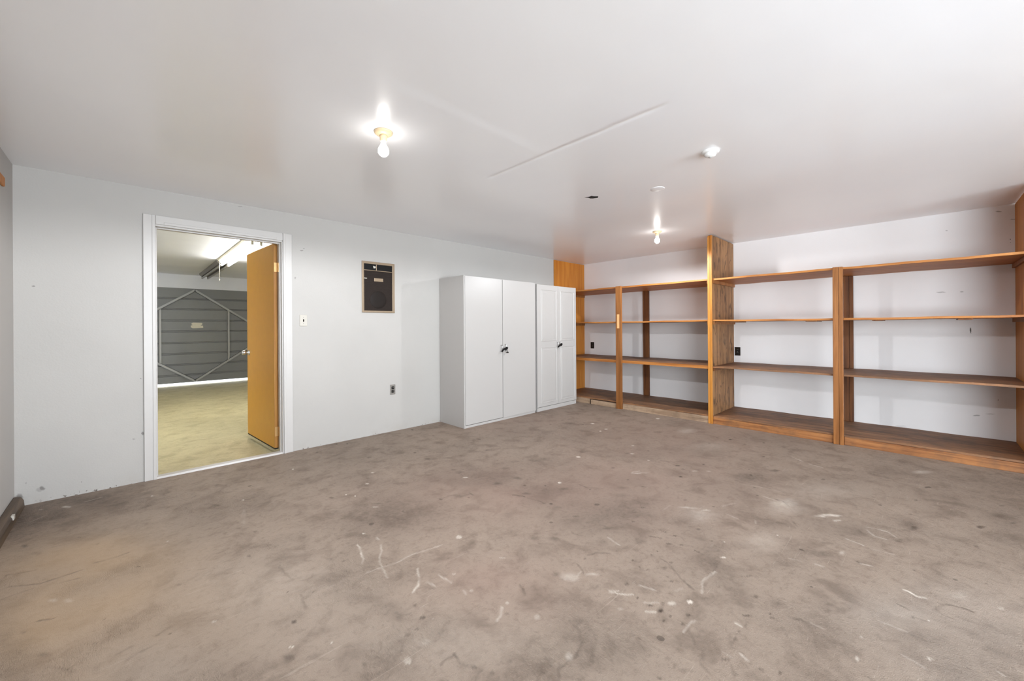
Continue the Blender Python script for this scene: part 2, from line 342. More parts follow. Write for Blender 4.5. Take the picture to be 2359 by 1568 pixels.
DARK_LINES = [
(((-0.408,2.983),(-0.3,2.911),(-0.222,2.923),(-0.167,2.923)),0.0041,0.34),
(((-0.235,2.854),(-0.18,2.837)),0.004,0.35),
(((-0.414,2.856),(-0.358,2.872),(-0.326,2.881)),0.0051,0.28),
(((-0.125,2.964),(-0.044,2.962),(0.0,2.972)),0.0063,0.26),
(((-0.274,2.543),(-0.225,2.523)),0.004,0.45),
(((-0.014,2.017),(0.051,2.027)),0.0052,0.26),
(((-0.036,2.073),(-0.001,2.087)),0.004,0.28),
(((-0.356,3.676),(-0.329,3.744),(-0.321,3.85)),0.004,0.5),
(((-0.384,3.636),(-0.344,3.664),(-0.321,3.712)),0.004,0.4),
(((-0.27,3.568),(-0.331,3.584)),0.0066,0.2),
(((0.147,2.922),(0.484,2.866)),0.004,0.12),
(((0.54,2.266),(0.554,2.083)),0.004,0.3),
(((0.067,2.091),(0.113,2.115)),0.004,0.25),
(((-0.435,3.579),(-0.391,3.599)),0.004,0.4),
(((-0.445,3.068),(-0.428,3.126),(-0.34,3.087)),0.004,0.25),
(((-0.294,3.339),(-0.211,3.337),(-0.181,3.369)),0.004,0.2),
(((-0.224,2.158),(-0.215,2.165),(-0.173,2.123),(-0.15,2.077)),0.004,0.25),
(((1.972,2.039),(2.017,1.952)),0.004,0.5),
(((2.015,1.927),(2.027,1.782)),0.004,0.55),
(((1.773,2.296),(1.774,2.242)),0.004,0.5),
(((1.58,2.346),(1.657,2.34),(1.754,2.271)),0.004,0.35),
(((1.95,2.651),(1.945,2.564)),0.004,0.4),
(((0.857,1.201),(0.846,1.157),(0.876,1.107)),0.004,0.45),
(((0.79,1.209),(0.854,1.197)),0.004,0.3),
(((1.306,1.31),(1.268,1.238)),0.0048,0.42),
(((0.553,1.959),(0.547,1.905),(0.549,1.836)),0.004,0.3),
(((0.547,1.905),(0.585,1.916)),0.004,0.25),
(((3.415,1.635),(3.419,1.557)),0.004,0.55),
(((2.452,1.815),(2.451,1.714)),0.004,0.4),
(((3.421,0.915),(3.461,0.852),(3.383,0.701)),0.004,0.25),
(((3.206,0.71),(3.215,0.676),(3.15,0.622)),0.004,0.45),
(((2.235,1.346),(2.238,1.312)),0.004,0.5),
(((1.73,1.223),(1.778,1.211),(1.828,1.155)),0.0053,0.34),
(((2.135,1.101),(2.158,1.036)),0.004,0.35),
(((1.976,0.952),(1.956,0.891),(1.895,0.815),(1.85,0.735)),0.004,0.4),
(((1.66,0.784),(1.61,0.773)),0.004,0.5),
(((1.854,1.414),(1.88,1.362)),0.004,0.35),
(((1.602,0.659),(1.536,0.599)),0.004,0.3),
(((1.289,1.008),(1.27,0.945),(1.235,0.903),(1.172,0.887),(1.082,0.896),(1.05,0.866)),0.004,0.3),
(((1.329,0.944),(1.28,0.874),(1.208,0.844)),0.004,0.22),
(((1.62,1.223),(1.585,1.15)),0.004,0.35),
(((1.564,1.054),(1.541,1.045),(1.525,1.055)),0.004,0.4),
(((1.522,0.477),(1.489,0.459)),0.004,0.3),
(((1.522,0.57),(1.46,0.551),(1.442,0.511)),0.004,0.2),
(((1.264,0.824),(1.236,0.77)),0.004,0.25),
(((2.101,0.611),(2.158,0.561)),0.004,0.35),
(((3.203,0.706),(3.212,0.676),(3.151,0.624)),0.004,0.5),
(((2.371,0.072),(2.357,0.047)),0.004,0.55),
(((2.31,0.026),(2.313,0.001)),0.004,0.35),
(((2.538,-0.141),(2.542,-0.11),(2.53,-0.074),(2.507,-0.049),(2.474,-0.037),(2.436,-0.041),(2.417,-0.055),(2.413,-0.082)),0.004,0.42),
(((2.591,0.462),(2.578,0.444)),0.004,0.6),
(((2.655,0.234),(2.647,0.22)),0.004,0.6),
(((1.961,0.372),(1.956,0.339)),0.004,0.4),
(((2.812,0.304),(2.798,0.28),(2.806,0.238)),0.004,0.3),
(((3.124,0.237),(3.134,0.189)),0.004,0.3),
(((3.397,0.059),(3.368,0.001)),0.004,0.3),
(((2.912,0.553),(2.876,0.522)),0.004,0.4),
(((3.078,-0.176),(3.082,-0.213)),0.004,0.25),
(((3.091,-0.27),(3.083,-0.324)),0.004,0.2),
(((3.57,0.188),(3.526,0.121)),0.004,0.2),
(((3.366,0.82),(3.415,0.753),(3.365,0.683)),0.004,0.25),
(((1.809,0.132),(1.804,0.118)),0.004,0.35)]
LIGHT_LINES = [
(((2.046,0.707),(1.971,0.716),(1.914,0.715),(1.844,0.699)),0.004,0.42),
(((1.601,0.848),(1.641,0.8)),0.004,0.4),
(((1.564,0.995),(1.576,0.952),(1.615,0.908)),0.004,0.42),
(((1.555,0.984),(1.574,0.99),(1.597,0.964)),0.004,0.3),
(((1.696,0.92),(1.703,0.885),(1.708,0.851)),0.004,0.4),
(((1.762,0.526),(1.756,0.506)),0.004,0.5),
(((1.561,0.812),(1.581,0.778)),0.004,0.35),
(((1.607,0.473),(1.595,0.444)),0.004,0.3),
(((1.564,0.656),(1.626,0.66),(1.655,0.645)),0.004,0.35),
(((1.951,1.25),(1.932,1.165)),0.004,0.3),
(((2.437,0.483),(2.446,0.433)),0.004,0.4),
(((1.566,0.52),(1.563,0.489)),0.004,0.2),
(((1.48,1.189),(1.534,1.158),(1.584,1.169)),0.004,0.3),
(((1.77,0.782),(1.822,0.773)),0.004,0.2),
(((2.516,0.065),(2.512,0.043),(2.499,0.021),(2.511,-0.003)),0.004,0.85),
(((3.117,0.113),(3.162,0.144),(3.155,0.19),(3.136,0.232)),0.004,0.45),
(((3.098,0.229),(3.044,0.196),(3.045,0.15)),0.004,0.35),
(((2.01,0.05),(2.006,0.025),(1.986,0.003)),0.004,0.35),
(((2.896,0.301),(2.877,0.23)),0.0045,0.28),
(((2.642,0.222),(2.65,0.179)),0.004,0.45),
(((1.971,0.318),(1.966,0.278)),0.004,0.25),
(((2.153,-0.175),(2.141,-0.186)),0.004,0.35),
(((2.477,0.376),(2.482,0.344)),0.004,0.35),
(((3.21,0.783),(3.158,0.626)),0.004,0.3),
(((4.231,0.686),(4.201,0.596)),0.004,0.4),
(((2.178,0.121),(2.18,0.093),(2.186,0.046)),0.004,0.2),
(((2.864,0.195),(2.862,0.115)),0.004,0.22),
(((0.914,2.178),(0.896,2.105),(0.873,2.034),(0.85,1.991)),0.004,0.45),
(((1.0,2.084),(0.959,2.011),(0.925,1.938),(0.909,1.886),(0.898,1.839),(0.898,1.792)),0.004,0.42),
(((0.829,1.894),(0.901,1.891),(0.99,1.874),(1.088,1.876),(1.139,1.864),(1.24,1.856)),0.004,0.32),
(((1.029,1.751),(1.001,1.686),(0.966,1.646),(0.92,1.62)),0.004,0.4),
(((1.083,1.644),(1.087,1.588),(1.082,1.541)),0.004,0.38),
(((1.149,1.255),(1.113,1.231),(1.077,1.22)),0.004,0.4),
(((1.09,1.465),(1.084,1.439)),0.004,0.4),
(((1.382,1.535),(1.399,1.517)),0.004,0.4),
(((1.016,2.174),(1.013,2.141)),0.004,0.5),
(((1.005,1.626),(1.017,1.583)),0.004,0.3),
(((2.658,1.011),(2.718,0.991)),0.004,0.4),
(((2.949,1.661),(2.991,1.665),(3.041,1.633)),0.004,0.45),
(((2.837,0.923),(2.942,0.887)),0.004,0.25),
(((2.735,0.87),(2.713,0.8)),0.004,0.28),
(((2.764,0.72),(2.725,0.701)),0.004,0.4),
(((3.343,0.969),(3.372,0.795),(3.383,0.701)),0.004,0.2),
(((4.35,0.832),(4.258,0.735)),0.004,0.35),
(((-0.216,4.059),(-0.137,4.091)),0.004,0.35),
(((-0.453,3.867),(-0.399,3.941)),0.004,0.3),
(((0.513,3.035),(0.546,3.138),(0.51,2.912)),0.004,0.1)]
TINTS = [
(-0.1788,2.8477,0.4236,-0.418,0.0416,-0.6826,0.7,'w'),
(-0.2866,2.3977,0.216,-0.2123,0.0398,-0.3387,0.5,'w'),
(-0.0781,2.9494,0.2436,-0.2408,0.0083,-0.3367,0.5,'w'),
(1.9511,2.1629,0.6765,-0.6748,-0.3762,-0.4149,0.5,'r'),
(3.0093,1.5922,0.6965,-0.6972,-0.8608,-0.4531,0.45,'r'),
(1.2434,1.4443,0.237,-0.2339,-0.1313,-0.1513,0.4,'r'),
(4.6882,1.8313,0.8682,-0.8817,-0.8051,-0.3132,0.4,'r'),
(1.2667,1.1324,0.1979,-0.1949,-0.0988,-0.0875,0.2,'r'),
(2.3902,-0.143,0.2408,-0.2368,-0.458,0.0283,0.4,'g'),
(2.353,0.0627,0.1947,-0.1918,-0.2186,-0.0053,0.4,'g'),
(0.034,1.9456,0.1341,-0.1316,-0.0026,-0.1262,0.3,'g'),
(3.7604,3.7274,1.0114,-1.0344,-0.7546,-0.7458,0.3,'r')]
BACK_MARKS= [(-0.469, 1.503, 129.6, -0.5, 17.1, -256.1, 0.7), (-0.59, 0.769, 78.7, -0.3, -21.0, -171.7, 0.4), (-0.588, 0.347, 91.7, -0.4, -16.0, -68.6, 0.5), (-0.436, 0.096, 72.7, -0.3, -18.9, -66.0, 0.6), (-0.449, 0.088, 73.2, -0.3, -19.2, -66.3, 0.25), (-0.535, 0.066, 66.9, -0.3, -14.6, -48.4, 0.5), (-0.545, 0.051, 89.7, -0.4, -17.3, -56.6, 0.7), (0.081, 0.379, 133.0, -0.6, -14.0, -73.1, 0.6), (0.028, 0.345, 102.1, -0.5, -39.6, -197.1, 0.4), (-0.248, 0.087, 309.5, -1.3, -58.0, -210.2, 0.5), (1.242, 1.97, 63.1, -0.4, 25.0, -193.6, 0.5), (1.262, 1.99, 125.4, -0.7, 30.6, -231.5, 0.4), (1.181, 1.694, 129.0, -0.7, 6.4, -78.3, 0.4), (0.07, 0.811, 267.4, -1.2, -18.6, -195.3, 0.5), (-0.608, 0.607, 370.9, -1.4, -38.2, -230.1, 0.6), (0.732, 2.3, 50.8, -0.3, 43.8, -212.8, 0.4), (-0.507, 0.152, 263.8, -1.1, -46.7, -168.1, 0.3)]
RIGHT_MARKS= [(-0.509, 2.266, -54.6, -0.2, 34.5, -161.8, 0.5), (-0.596, 2.175, -49.4, -0.2, 49.1, -246.7, 0.5), (-0.575, 1.992, -301.9, -1.2, 30.8, -189.0, 0.9), (-0.58, 1.962, -393.2, -1.5, 38.7, -246.0, 0.7), (-0.134, 1.525, -30.3, -0.1, 11.7, -174.2, 0.4), (-0.274, 1.52, -87.6, -0.4, 8.8, -129.0, 0.4), (-0.329, 1.137, -198.8, -0.8, -0.1, -33.5, 0.95), (-0.499, 0.476, -293.6, -1.2, -23.8, -186.3, 0.8), (-0.364, 0.307, -45.3, -0.2, -23.0, -147.6, 0.5), (-0.449, 0.336, -34.0, -0.1, -36.7, -239.9, 0.4), (-0.175, 2.145, -112.7, -0.5, 40.8, -228.1, 0.4), (0.17, 0.111, -25.0, -0.1, -25.1, -143.2, 0.2)]

# ---------------------------------------------------------------- helpers
def link(o, parent=None):
    C.objects.link(o)
    if parent is not None: o.parent = parent
    return o

def empty(name, loc, label=None, cat=None, group=None, kind=None):
    o = bpy.data.objects.new(name, None); C.objects.link(o); o.location = loc
    o.empty_display_size = 0.1
    if label: o['label'] = label
    if cat: o['category'] = cat
    if group: o['group'] = group
    if kind: o['kind'] = kind
    return o

def tag(o, label=None, cat=None, group=None, kind=None):
    if label: o['label'] = label
    if cat: o['category'] = cat
    if group: o['group'] = group
    if kind: o['kind'] = kind
    return o

def origin(p):
    v = Vector((0, 0, 0))
    while p is not None:
        v += p.location; p = p.parent
    return v

class MB:
    """collects shapes in world coordinates and links them as one mesh"""
    def __init__(s): s.v = []; s.f = []; s.sm = []
    def add(s, vs, fs, smooth=False):
        n = len(s.v); s.v += [tuple(a) for a in vs]
        s.f += [tuple(i + n for i in f) for f in fs]; s.sm += [smooth] * len(fs); return s
    def box(s, x0, x1, y0, y1, z0, z1, m=None):
        vs = [Vector((x, y, z)) for x in (x0, x1) for y in (y0, y1) for z in (z0, z1)]
        if m is not None: vs = [m @ v for v in vs]
        return s.add(vs, [(0, 1, 3, 2), (4, 6, 7, 5), (0, 4, 5, 1), (2, 3, 7, 6), (0, 2, 6, 4), (1, 5, 7, 3)])
    def prism(s, pts, axis, a, b):
        """pts: 2-D outline, extruded along axis from a to b"""
        def mk(p, t):
            if axis == 0: return (t, p[0], p[1])
            if axis == 1: return (p[0], t, p[1])
            return (p[0], p[1], t)
        n = len(pts)
        vs = [mk(p, a) for p in pts] + [mk(p, b) for p in pts]
        fs = [tuple(range(n))[::-1], tuple(range(n, 2 * n))] + [(i, (i + 1) % n, n + (i + 1) % n, n + i) for i in range(n)]
        return s.add(vs, fs)
    def lathe(s, c, axis, prof, n=24, smooth=True):
        """prof: list of (distance along axis, radius)"""
        ax = Vector(axis).normalized()
        t = Vector((1, 0, 0)) if abs(ax.x) < .9 else Vector((0, 1, 0))
        u = ax.cross(t).normalized(); w = ax.cross(u)
        vs = []
        for d, r in prof:
            for k in range(n):
                a = 2 * math.pi * k / n
                vs.append(Vector(c) + ax * d + (u * math.cos(a) + w * math.sin(a)) * max(r, 1e-5))
        fs = []
        for i in range(len(prof) - 1):
            for k in range(n):
                fs.append((i * n + k, i * n + (k + 1) % n, (i + 1) * n + (k + 1) % n, (i + 1) * n + k))
        fs.append(tuple(range(n))[::-1]); fs.append(tuple((len(prof) - 1) * n + k for k in range(n)))
        return s.add(vs, fs, smooth)
    def tube(s, pts, r, n=8, smooth=True):
        pts = [Vector(p) for p in pts]
        rings = []
        for i, p in enumerate(pts):
            d = (pts[min(i + 1, len(pts) - 1)] - pts[max(i - 1, 0)]).normalized()
            t = Vector((0, 0, 1)) if abs(d.z) < .9 else Vector((1, 0, 0))
            u = d.cross(t).normalized(); w = d.cross(u)
            rings.append([p + (u * math.cos(2 * math.pi * k / n) + w * math.sin(2 * math.pi * k / n)) * r for k in range(n)])
        vs = [v for rr in rings for v in rr]; fs = []
        for i in range(len(pts) - 1):
            for k in range(n):
                fs.append((i * n + k, i * n + (k + 1) % n, (i + 1) * n + (k + 1) % n, (i + 1) * n + k))
        fs.append(tuple(range(n))[::-1]); fs.append(tuple((len(pts) - 1) * n + k for k in range(n)))
        return s.add(vs, fs, smooth)
    def build(s, name, mat, parent=None, bevel=0.0, segs=2):
        o0 = origin(parent)
        me = bpy.data.meshes.new(name)
        me.from_pydata([tuple(Vector(v) - o0) for v in s.v], [], s.f)
        me.polygons.foreach_set('use_smooth', s.sm)
        me.materials.append(mat)
        o = bpy.data.objects.new(name, me)
        import bmesh
        b = bmesh.new(); b.from_mesh(me); bmesh.ops.recalc_face_normals(b, faces=b.faces); b.to_mesh(me); b.free()
        link(o, parent)
        if bevel:
            md = o.modifiers.new('bevel', 'BEVEL'); md.width = bevel; md.segments = segs; md.limit_method = 'ANGLE'
            md.harden_normals = False
        return o

def B(x0, x1, y0, y1, z0, z1): return MB().box(x0, x1, y0, y1, z0, z1)

# ---------------------------------------------------------------- materials
class NT:
    def __init__(s, name):
        s.m = bpy.data.materials.new(name); s.m.use_nodes = True; s.t = s.m.node_tree
        s.n = s.t.nodes; s.p = s.n['Principled BSDF']
    def node(s, typ, **k):
        n = s.n.new(typ)
        for a, b in k.items(): setattr(n, a, b)
        return n
    def put(s, sock, v):
        if hasattr(v, 'is_output') or isinstance(v, bpy.types.NodeSocket): s.t.links.new(v, sock)
        elif isinstance(v, (tuple, list)) and sock.type == 'RGBA' and len(v) == 3: sock.default_value = (*v, 1)
        else: sock.default_value = v
    def math(s, op, a, b=0.0, c=None, clamp=False):
        n = s.node('ShaderNodeMath', operation=op, use_clamp=clamp)
        s.put(n.inputs[0], a); s.put(n.inputs[1], b)
        if c is not None: s.put(n.inputs[2], c)
        return n.outputs[0]
    def mix(s, f, a, b, mode='MIX'):
        n = s.node('ShaderNodeMix', data_type='RGBA', blend_type=mode)
        s.put(n.inputs[0], f); s.put(n.inputs[6], a); s.put(n.inputs[7], b)
        return n.outputs[2]
    def co(s, scale=(1, 1, 1), src='Object', loc=(0, 0, 0)):
        if src == 'World': o = s.node('ShaderNodeNewGeometry').outputs['Position']
        else: o = s.node('ShaderNodeTexCoord').outputs[src]
        m = s.node('ShaderNodeMapping'); s.put(m.inputs[0], o)
        m.inputs['Scale'].default_value = scale; m.inputs['Location'].default_value = loc
        return m.outputs[0]
    def noise(s, vec, sc, det=3, rough=.5, dist=0.0):
        n = s.node('ShaderNodeTexNoise'); s.put(n.inputs['Vector'], vec)
        n.inputs['Scale'].default_value = sc; n.inputs['Detail'].default_value = det
        n.inputs['Roughness'].default_value = rough; n.inputs['Distortion'].default_value = dist
        return n.outputs['Fac']
    def ramp(s, f, a, b, lo=0.0, hi=1.0):
        n = s.node('ShaderNodeMapRange', interpolation_type='SMOOTHSTEP')
        s.put(n.inputs[0], f); n.inputs[1].default_value = a; n.inputs[2].default_value = b
        n.inputs[3].default_value = lo; n.inputs[4].default_value = hi
        return n.outputs[0]
    def bump(s, h, strength, dist=0.01):
        n = s.node('ShaderNodeBump'); n.inputs['Strength'].default_value = strength
        n.inputs['Distance'].default_value = dist; s.put(n.inputs['Height'], h)
        s.t.links.new(n.outputs[0], s.p.inputs['Normal'])
    def out(s, col=None, rough=None, metal=None, spec=None):
        if col is not None: s.put(s.p.inputs['Base Color'], col)
        if rough is not None: s.put(s.p.inputs['Roughness'], rough)
        if metal is not None: s.p.inputs['Metallic'].default_value = metal
        if spec is not None: s.p.inputs['Specular IOR Level'].default_value = spec
        return s.m

def lin(r, g, b):
    f = lambda c: (c / 255 / 12.92) if c / 255 <= .04045 else ((c / 255 + .055) / 1.055) ** 2.4
    return (f(r), f(g), f(b))

def flat(name, col, rough=.5, metal=0.0, var=0.05, spec=.5):
    t = NT(name)
    n = t.noise(t.co(), 14, 3)
    c = t.mix(t.math('MULTIPLY', n, var * 2), col, tuple(x * .7 for x in col))
    return t.out(c, rough, metal, spec)

def wall_paint(name, col, marks=(), plane='back', chips=True, rough=.55, orange=0.12):
    t = NT(name)
    w = t.co(src='World')
    mot = t.noise(w, 1.6, 3)
    c = t.mix(t.ramp(mot, .35, .7), col, tuple(x * .965 for x in col))
    sep = t.node('ShaderNodeSeparateXYZ'); t.put(sep.inputs[0], w)
    if marks:
        dn = t.noise(w, 60, 2); dn2 = t.noise(w, 37, 2)
        a = t.math('ADD', sep.outputs[0 if plane == 'back' else 1], t.math('MULTIPLY', t.math('SUBTRACT', dn, .5), .012))
        b = t.math('ADD', sep.outputs[2], t.math('MULTIPLY', t.math('SUBTRACT', dn2, .5), .012))
        tot = None
        for (cx, cz, m00, m01, m10, m11, st) in marks:
            da = t.math('SUBTRACT', a, cx); db = t.math('SUBTRACT', b, cz)
            p = t.math('MULTIPLY_ADD', da, m00, t.math('MULTIPLY', db, m01))
            q = t.math('MULTIPLY_ADD', da, m10, t.math('MULTIPLY', db, m11))
            r2 = t.math('MULTIPLY_ADD', p, p, t.math('MULTIPLY', q, q))
            k = t.math('MULTIPLY', t.math('SUBTRACT', 1.4, r2, clamp=True), st)
            tot = k if tot is None else t.math('MAXIMUM', tot, k)
        c = t.mix(tot, c, lin(58, 50, 44))
    if chips:
        n = t.noise(w, 55, 3, .6)
        zlow = t.ramp(sep.outputs[2], 0.0, .07, .40, .10)
        f = t.ramp(t.math('ADD', n, zlow), .98, 1.02)
        big = t.ramp(t.noise(w, 2.2, 2), .48, .6)
        c = t.mix(t.math('MULTIPLY', f, big), c, lin(92, 80, 70))
        low = t.math('MULTIPLY', t.ramp(sep.outputs[2], .0, .12, .16, 0), t.ramp(t.noise(w, 9, 4), .45, .7))
        c = t.mix(low, c, lin(150, 138, 126))
    o = t.noise(w, 95, 2); o2 = t.noise(w, 14, 3)
    t.bump(t.math('ADD', o, t.math('MULTIPLY', o2, 1.5)), orange, .004)
    return t.out(c, rough)

def wood(name, base, dark, axis=2, scale=1.0, rough=.5, knots=0.0, dirt=0.0, fine=1.0, dirtcol=None):
    t = NT(name)
    st = [22.0, 22.0, 22.0]; st[axis] = 1.3
    v = t.co(tuple(x * scale for x in st))
    n = t.noise(v, 1.0, 4, .6, .6)
    st2 = [130.0, 130.0, 130.0]; st2[axis] = 4.0
    n2 = t.noise(t.co(tuple(x * scale for x in st2)), 1.0, 2)
    f = t.ramp(n, .35, .68)
    c = t.mix(f, base, dark)
    c = t.mix(t.ramp(n2, .45, .75, 0, .28 * fine), c, tuple(x * .45 for x in dark))
    big = t.noise(t.co(), 2.3, 3)
    c = t.mix(t.ramp(big, .35, .75, 0, .30), c, tuple(x * .75 for x in base))
    if knots:
        sk = [16.0, 16.0, 16.0]; sk[axis] = 4.5
        k = t.noise(t.co(tuple(sk), loc=(3.1, 1.7, .4)), 1.0, 2, .5, 1.2)
        c = t.mix(t.ramp(k, .57, .66, 0, knots), c, tuple(x * .35 for x in dark))
    if dirt:
        d = t.noise(t.co(), 7, 5, .65)
        c = t.mix(t.ramp(d, .42, .68, 0, dirt), c, dirtcol or lin(74, 62, 52))
    t.bump(t.math('ADD', n, t.math('MULTIPLY', n2, .5)), .25, .002)
    return t.out(c, rough, spec=.35)

def emit(name, col, strength):
    t = NT(name)
    t.put(t.p.inputs['Base Color'], (.9, .9, .88)); t.put(t.p.inputs['Emission Color'], col)
    t.p.inputs['Emission Strength'].default_value = strength
    return t.m

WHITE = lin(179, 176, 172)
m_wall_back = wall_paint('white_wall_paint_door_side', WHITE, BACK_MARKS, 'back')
m_wall_right = wall_paint('white_wall_paint_shelf_lightened', lin(230, 228, 228), RIGHT_MARKS, 'right')  # same white paint as the door wall, lightened to offset weaker light here
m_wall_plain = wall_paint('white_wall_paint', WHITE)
m_wall_garage = wall_paint('garage_wall_paint', lin(232, 233, 238), chips=False)
m_trim = flat('white_gloss_trim_paint', lin(194, 191, 188), .35, var=.06)
m_cab = flat('white_cabinet_laminate', lin(178, 175, 172), .35, var=.02)
m_dark_gap = flat('dark_gap', lin(40, 36, 33), .8)

# ceiling paint: semi-gloss, slightly wavy, with two raised taped seams
t = NT('ceiling_semi_gloss_paint')
w = t.co(src='World'); sp = t.node('ShaderNodeSeparateXYZ'); t.put(sp.inputs[0], w)
wob = t.noise(w, 6, 3)
xx = t.math('MULTIPLY_ADD', t.math('SUBTRACT', wob, .5), .02, sp.outputs[0])
yy = sp.outputs[1]
dx = t.math('SUBTRACT', xx, 1.957)
g1 = t.math('POWER', 2.718, t.math('MULTIPLY', t.math('MULTIPLY', dx, dx), -2600.0))
sel = t.math('MULTIPLY', t.ramp(yy, .85, 1.0), t.ramp(yy, 2.2, 2.3, 1, 0))
g1 = t.math('MULTIPLY', g1, sel)
dy = t.math('SUBTRACT', t.math('MULTIPLY_ADD', t.math('SUBTRACT', wob, .5), .02, yy), 1.68)
step = t.math('MULTIPLY', t.ramp(dy, -.05, .05), t.math('MULTIPLY', t.ramp(xx, .8, .95), t.ramp(xx, 1.7, 2.0, 1, 0)))
wav = t.noise(w, 1.3, 2); op = t.noise(w, 80, 2)
def blob(cx, cy, r):
    a = t.math('SUBTRACT', sp.outputs[0], cx); b = t.math('SUBTRACT', yy, cy)
    r2 = t.math('MULTIPLY_ADD', a, a, t.math('MULTIPLY', b, b))
    return t.math('POWER', 2.718, t.math('MULTIPLY', r2, -1 / (r * r)))
bl = t.math('ADD', t.math('ADD', blob(.662, 1.47, .022), blob(.655, 1.29, .025)), blob(.60, 1.60, .01))
hgt = t.math('ADD', t.math('MULTIPLY', g1, .005), t.math('MULTIPLY', step, -.0022))
hgt = t.math('ADD', hgt, t.math('MULTIPLY', wav, .006))
hgt = t.math('ADD', hgt, t.math('MULTIPLY', op, .00012))
hgt = t.math('ADD', hgt, t.math('MULTIPLY', bl, -.0007))
bn = t.node('ShaderNodeBump'); bn.inputs['Strength'].default_value = 1.0; bn.inputs['Distance'].default_value = 1.0
bn.invert = True
t.put(bn.inputs['Height'], hgt); t.t.links.new(bn.outputs[0], t.p.inputs['Normal'])
cc = t.mix(t.ramp(t.noise(w, 1.1, 3), .35, .7), lin(245, 246, 248), lin(242, 243, 246))
crack = t.math('MULTIPLY', t.math('POWER', 2.718, t.math('MULTIPLY', t.math('MULTIPLY', dx, dx), -60000.0)), sel)
cc = t.mix(crack, cc, (.95, .95, .94))
t.out(cc, .36, spec=.5)
t.p.inputs['Coat Weight'].default_value = .35; t.p.inputs['Coat Roughness'].default_value = .16
m_ceil = t.m

# concrete
def concrete(name, base, dark, attr=True, yellow=False):
    t = NT(name)
    w = t.co(src='World')
    n1 = t.noise(w, .9, 4, .6); n2 = t.noise(w, 5.5, 5, .62, .4); n3 = t.noise(w, 45, 4, .6); n4 = t.noise(w, 260, 2, .6)
    c = t.mix(t.ramp(n1, .32, .7), base, tuple(x * .84 for x in base))
    c = t.mix(t.ramp(n2, .45, .72, 0, .55), c, dark)
    c = t.mix(t.ramp(n2, .22, .42, .22, 0), c, tuple(min(1, x * 1.3) for x in base))
    c = t.mix(t.ramp(n3, .5, .75, 0, .28), c, tuple(x * .6 for x in dark))
    c = t.mix(t.ramp(n4, .3, .75, .0, .28), c, tuple(x * .55 for x in base))
    n5 = t.noise(w, 17, 5, .68, .8)
    c = t.mix(t.ramp(n5, .5, .72, 0, .34), c, dark)
    c = t.mix(t.ramp(n5, .28, .42, .2, 0), c, tuple(min(1, x * 1.35) for x in base))
    # pits and oil specks
    vz = t.node('ShaderNodeTexVoronoi', feature='F1'); t.put(vz.inputs['Vector'], t.co((1, 1, 1), 'World')); vz.inputs['Scale'].default_value = 7.5
    vz.inputs['Randomness'].default_value = 1.0
    wob = t.noise(w, 50, 2)
    size = t.node('ShaderNodeSeparateColor'); t.put(size.inputs[0], vz.outputs['Color'])
    rad = t.math('MULTIPLY', t.math('POWER', size.outputs[0], 6.0), .12)
    dd = t.math('SUBTRACT', t.math('MULTIPLY_ADD', t.math('SUBTRACT', wob, .5), .05, vz.outputs['Distance']), rad)
    spk = t.ramp(dd, -.01, .008, .6, 0)
    c = t.mix(spk, c, tuple(x * .38 for x in dark))
    vs = t.node('ShaderNodeTexVoronoi', feature='F1'); t.put(vs.inputs['Vector'], t.co((1, 1, 1), 'World', (5, 3, 0))); vs.inputs['Scale'].default_value = 5.0
    sc2 = t.node('ShaderNodeSeparateColor'); t.put(sc2.inputs[0], vs.outputs['Color'])
    rad2 = t.math('MULTIPLY', t.math('POWER', sc2.outputs[1], 9.0), .035)
    d2 = t.math('SUBTRACT', t.math('MULTIPLY_ADD', t.math('SUBTRACT', wob, .5), .03, vs.outputs['Distance']), rad2)
    c = t.mix(t.ramp(d2, -.006, .004, .65, 0), c, lin(214, 205, 194))
    # scratches
    sc = t.noise(t.co((3, 60, 1), 'World'), 1.0, 3, .6, 1.5)
    c = t.mix(t.ramp(sc, .66, .72, 0, .18), c, lin(205, 192, 178))
    rough_h = t.math('ADD', t.math('MULTIPLY', n3, .6), t.math('MULTIPLY', n4, .5))
    if attr:
        at = t.node('ShaderNodeAttribute', attribute_name='wear'); ss = t.node('ShaderNodeSeparateColor'); t.put(ss.inputs[0], at.outputs['Color'])
        at2 = t.node('ShaderNodeAttribute', attribute_name='tint'); s2 = t.node('ShaderNodeSeparateColor'); t.put(s2.inputs[0], at2.outputs['Color'])
        c = t.mix(s2.outputs[0], c, lin(168, 143, 114), 'MIX')
        c = t.mix(s2.outputs[1], c, lin(148, 122, 110), 'MIX')
        c = t.mix(s2.outputs[2], c, lin(158, 152, 146), 'MIX')
        br = t.ramp(n3, .3, .7, .75, 1.15)
        c = t.mix(t.math('MULTIPLY', ss.outputs[0], br, clamp=True), c, lin(66, 54, 46))
        c = t.mix(t.math('MULTIPLY', ss.outputs[1], br, clamp=True), c, lin(222, 212, 200))
        rough_h = t.math('ADD', rough_h, t.math('MULTIPLY', ss.outputs[2], 1.5))
        rough_h = t.math('SUBTRACT', rough_h, t.math('MULTIPLY', ss.outputs[0], .8))
    # fine trowel chatter in patches
    ch = t.noise(t.co((120, 40, 1), 'World'), 1.0, 3, .6, 2.0)
    pm = t.ramp(t.noise(w, 1.7, 2), .5, .62)
    rough_h = t.math('ADD', rough_h, t.math('MULTIPLY', t.math('MULTIPLY', ch, pm), 1.3))
    t.bump(rough_h, .8, .005)
    return t.out(c, .62, spec=.3)
m_floor = concrete('worn_concrete', lin(153, 137, 123), lin(88, 73, 62))
m_gfloor = concrete('garage_concrete', lin(204, 193, 152), lin(154, 142, 104), attr=False)

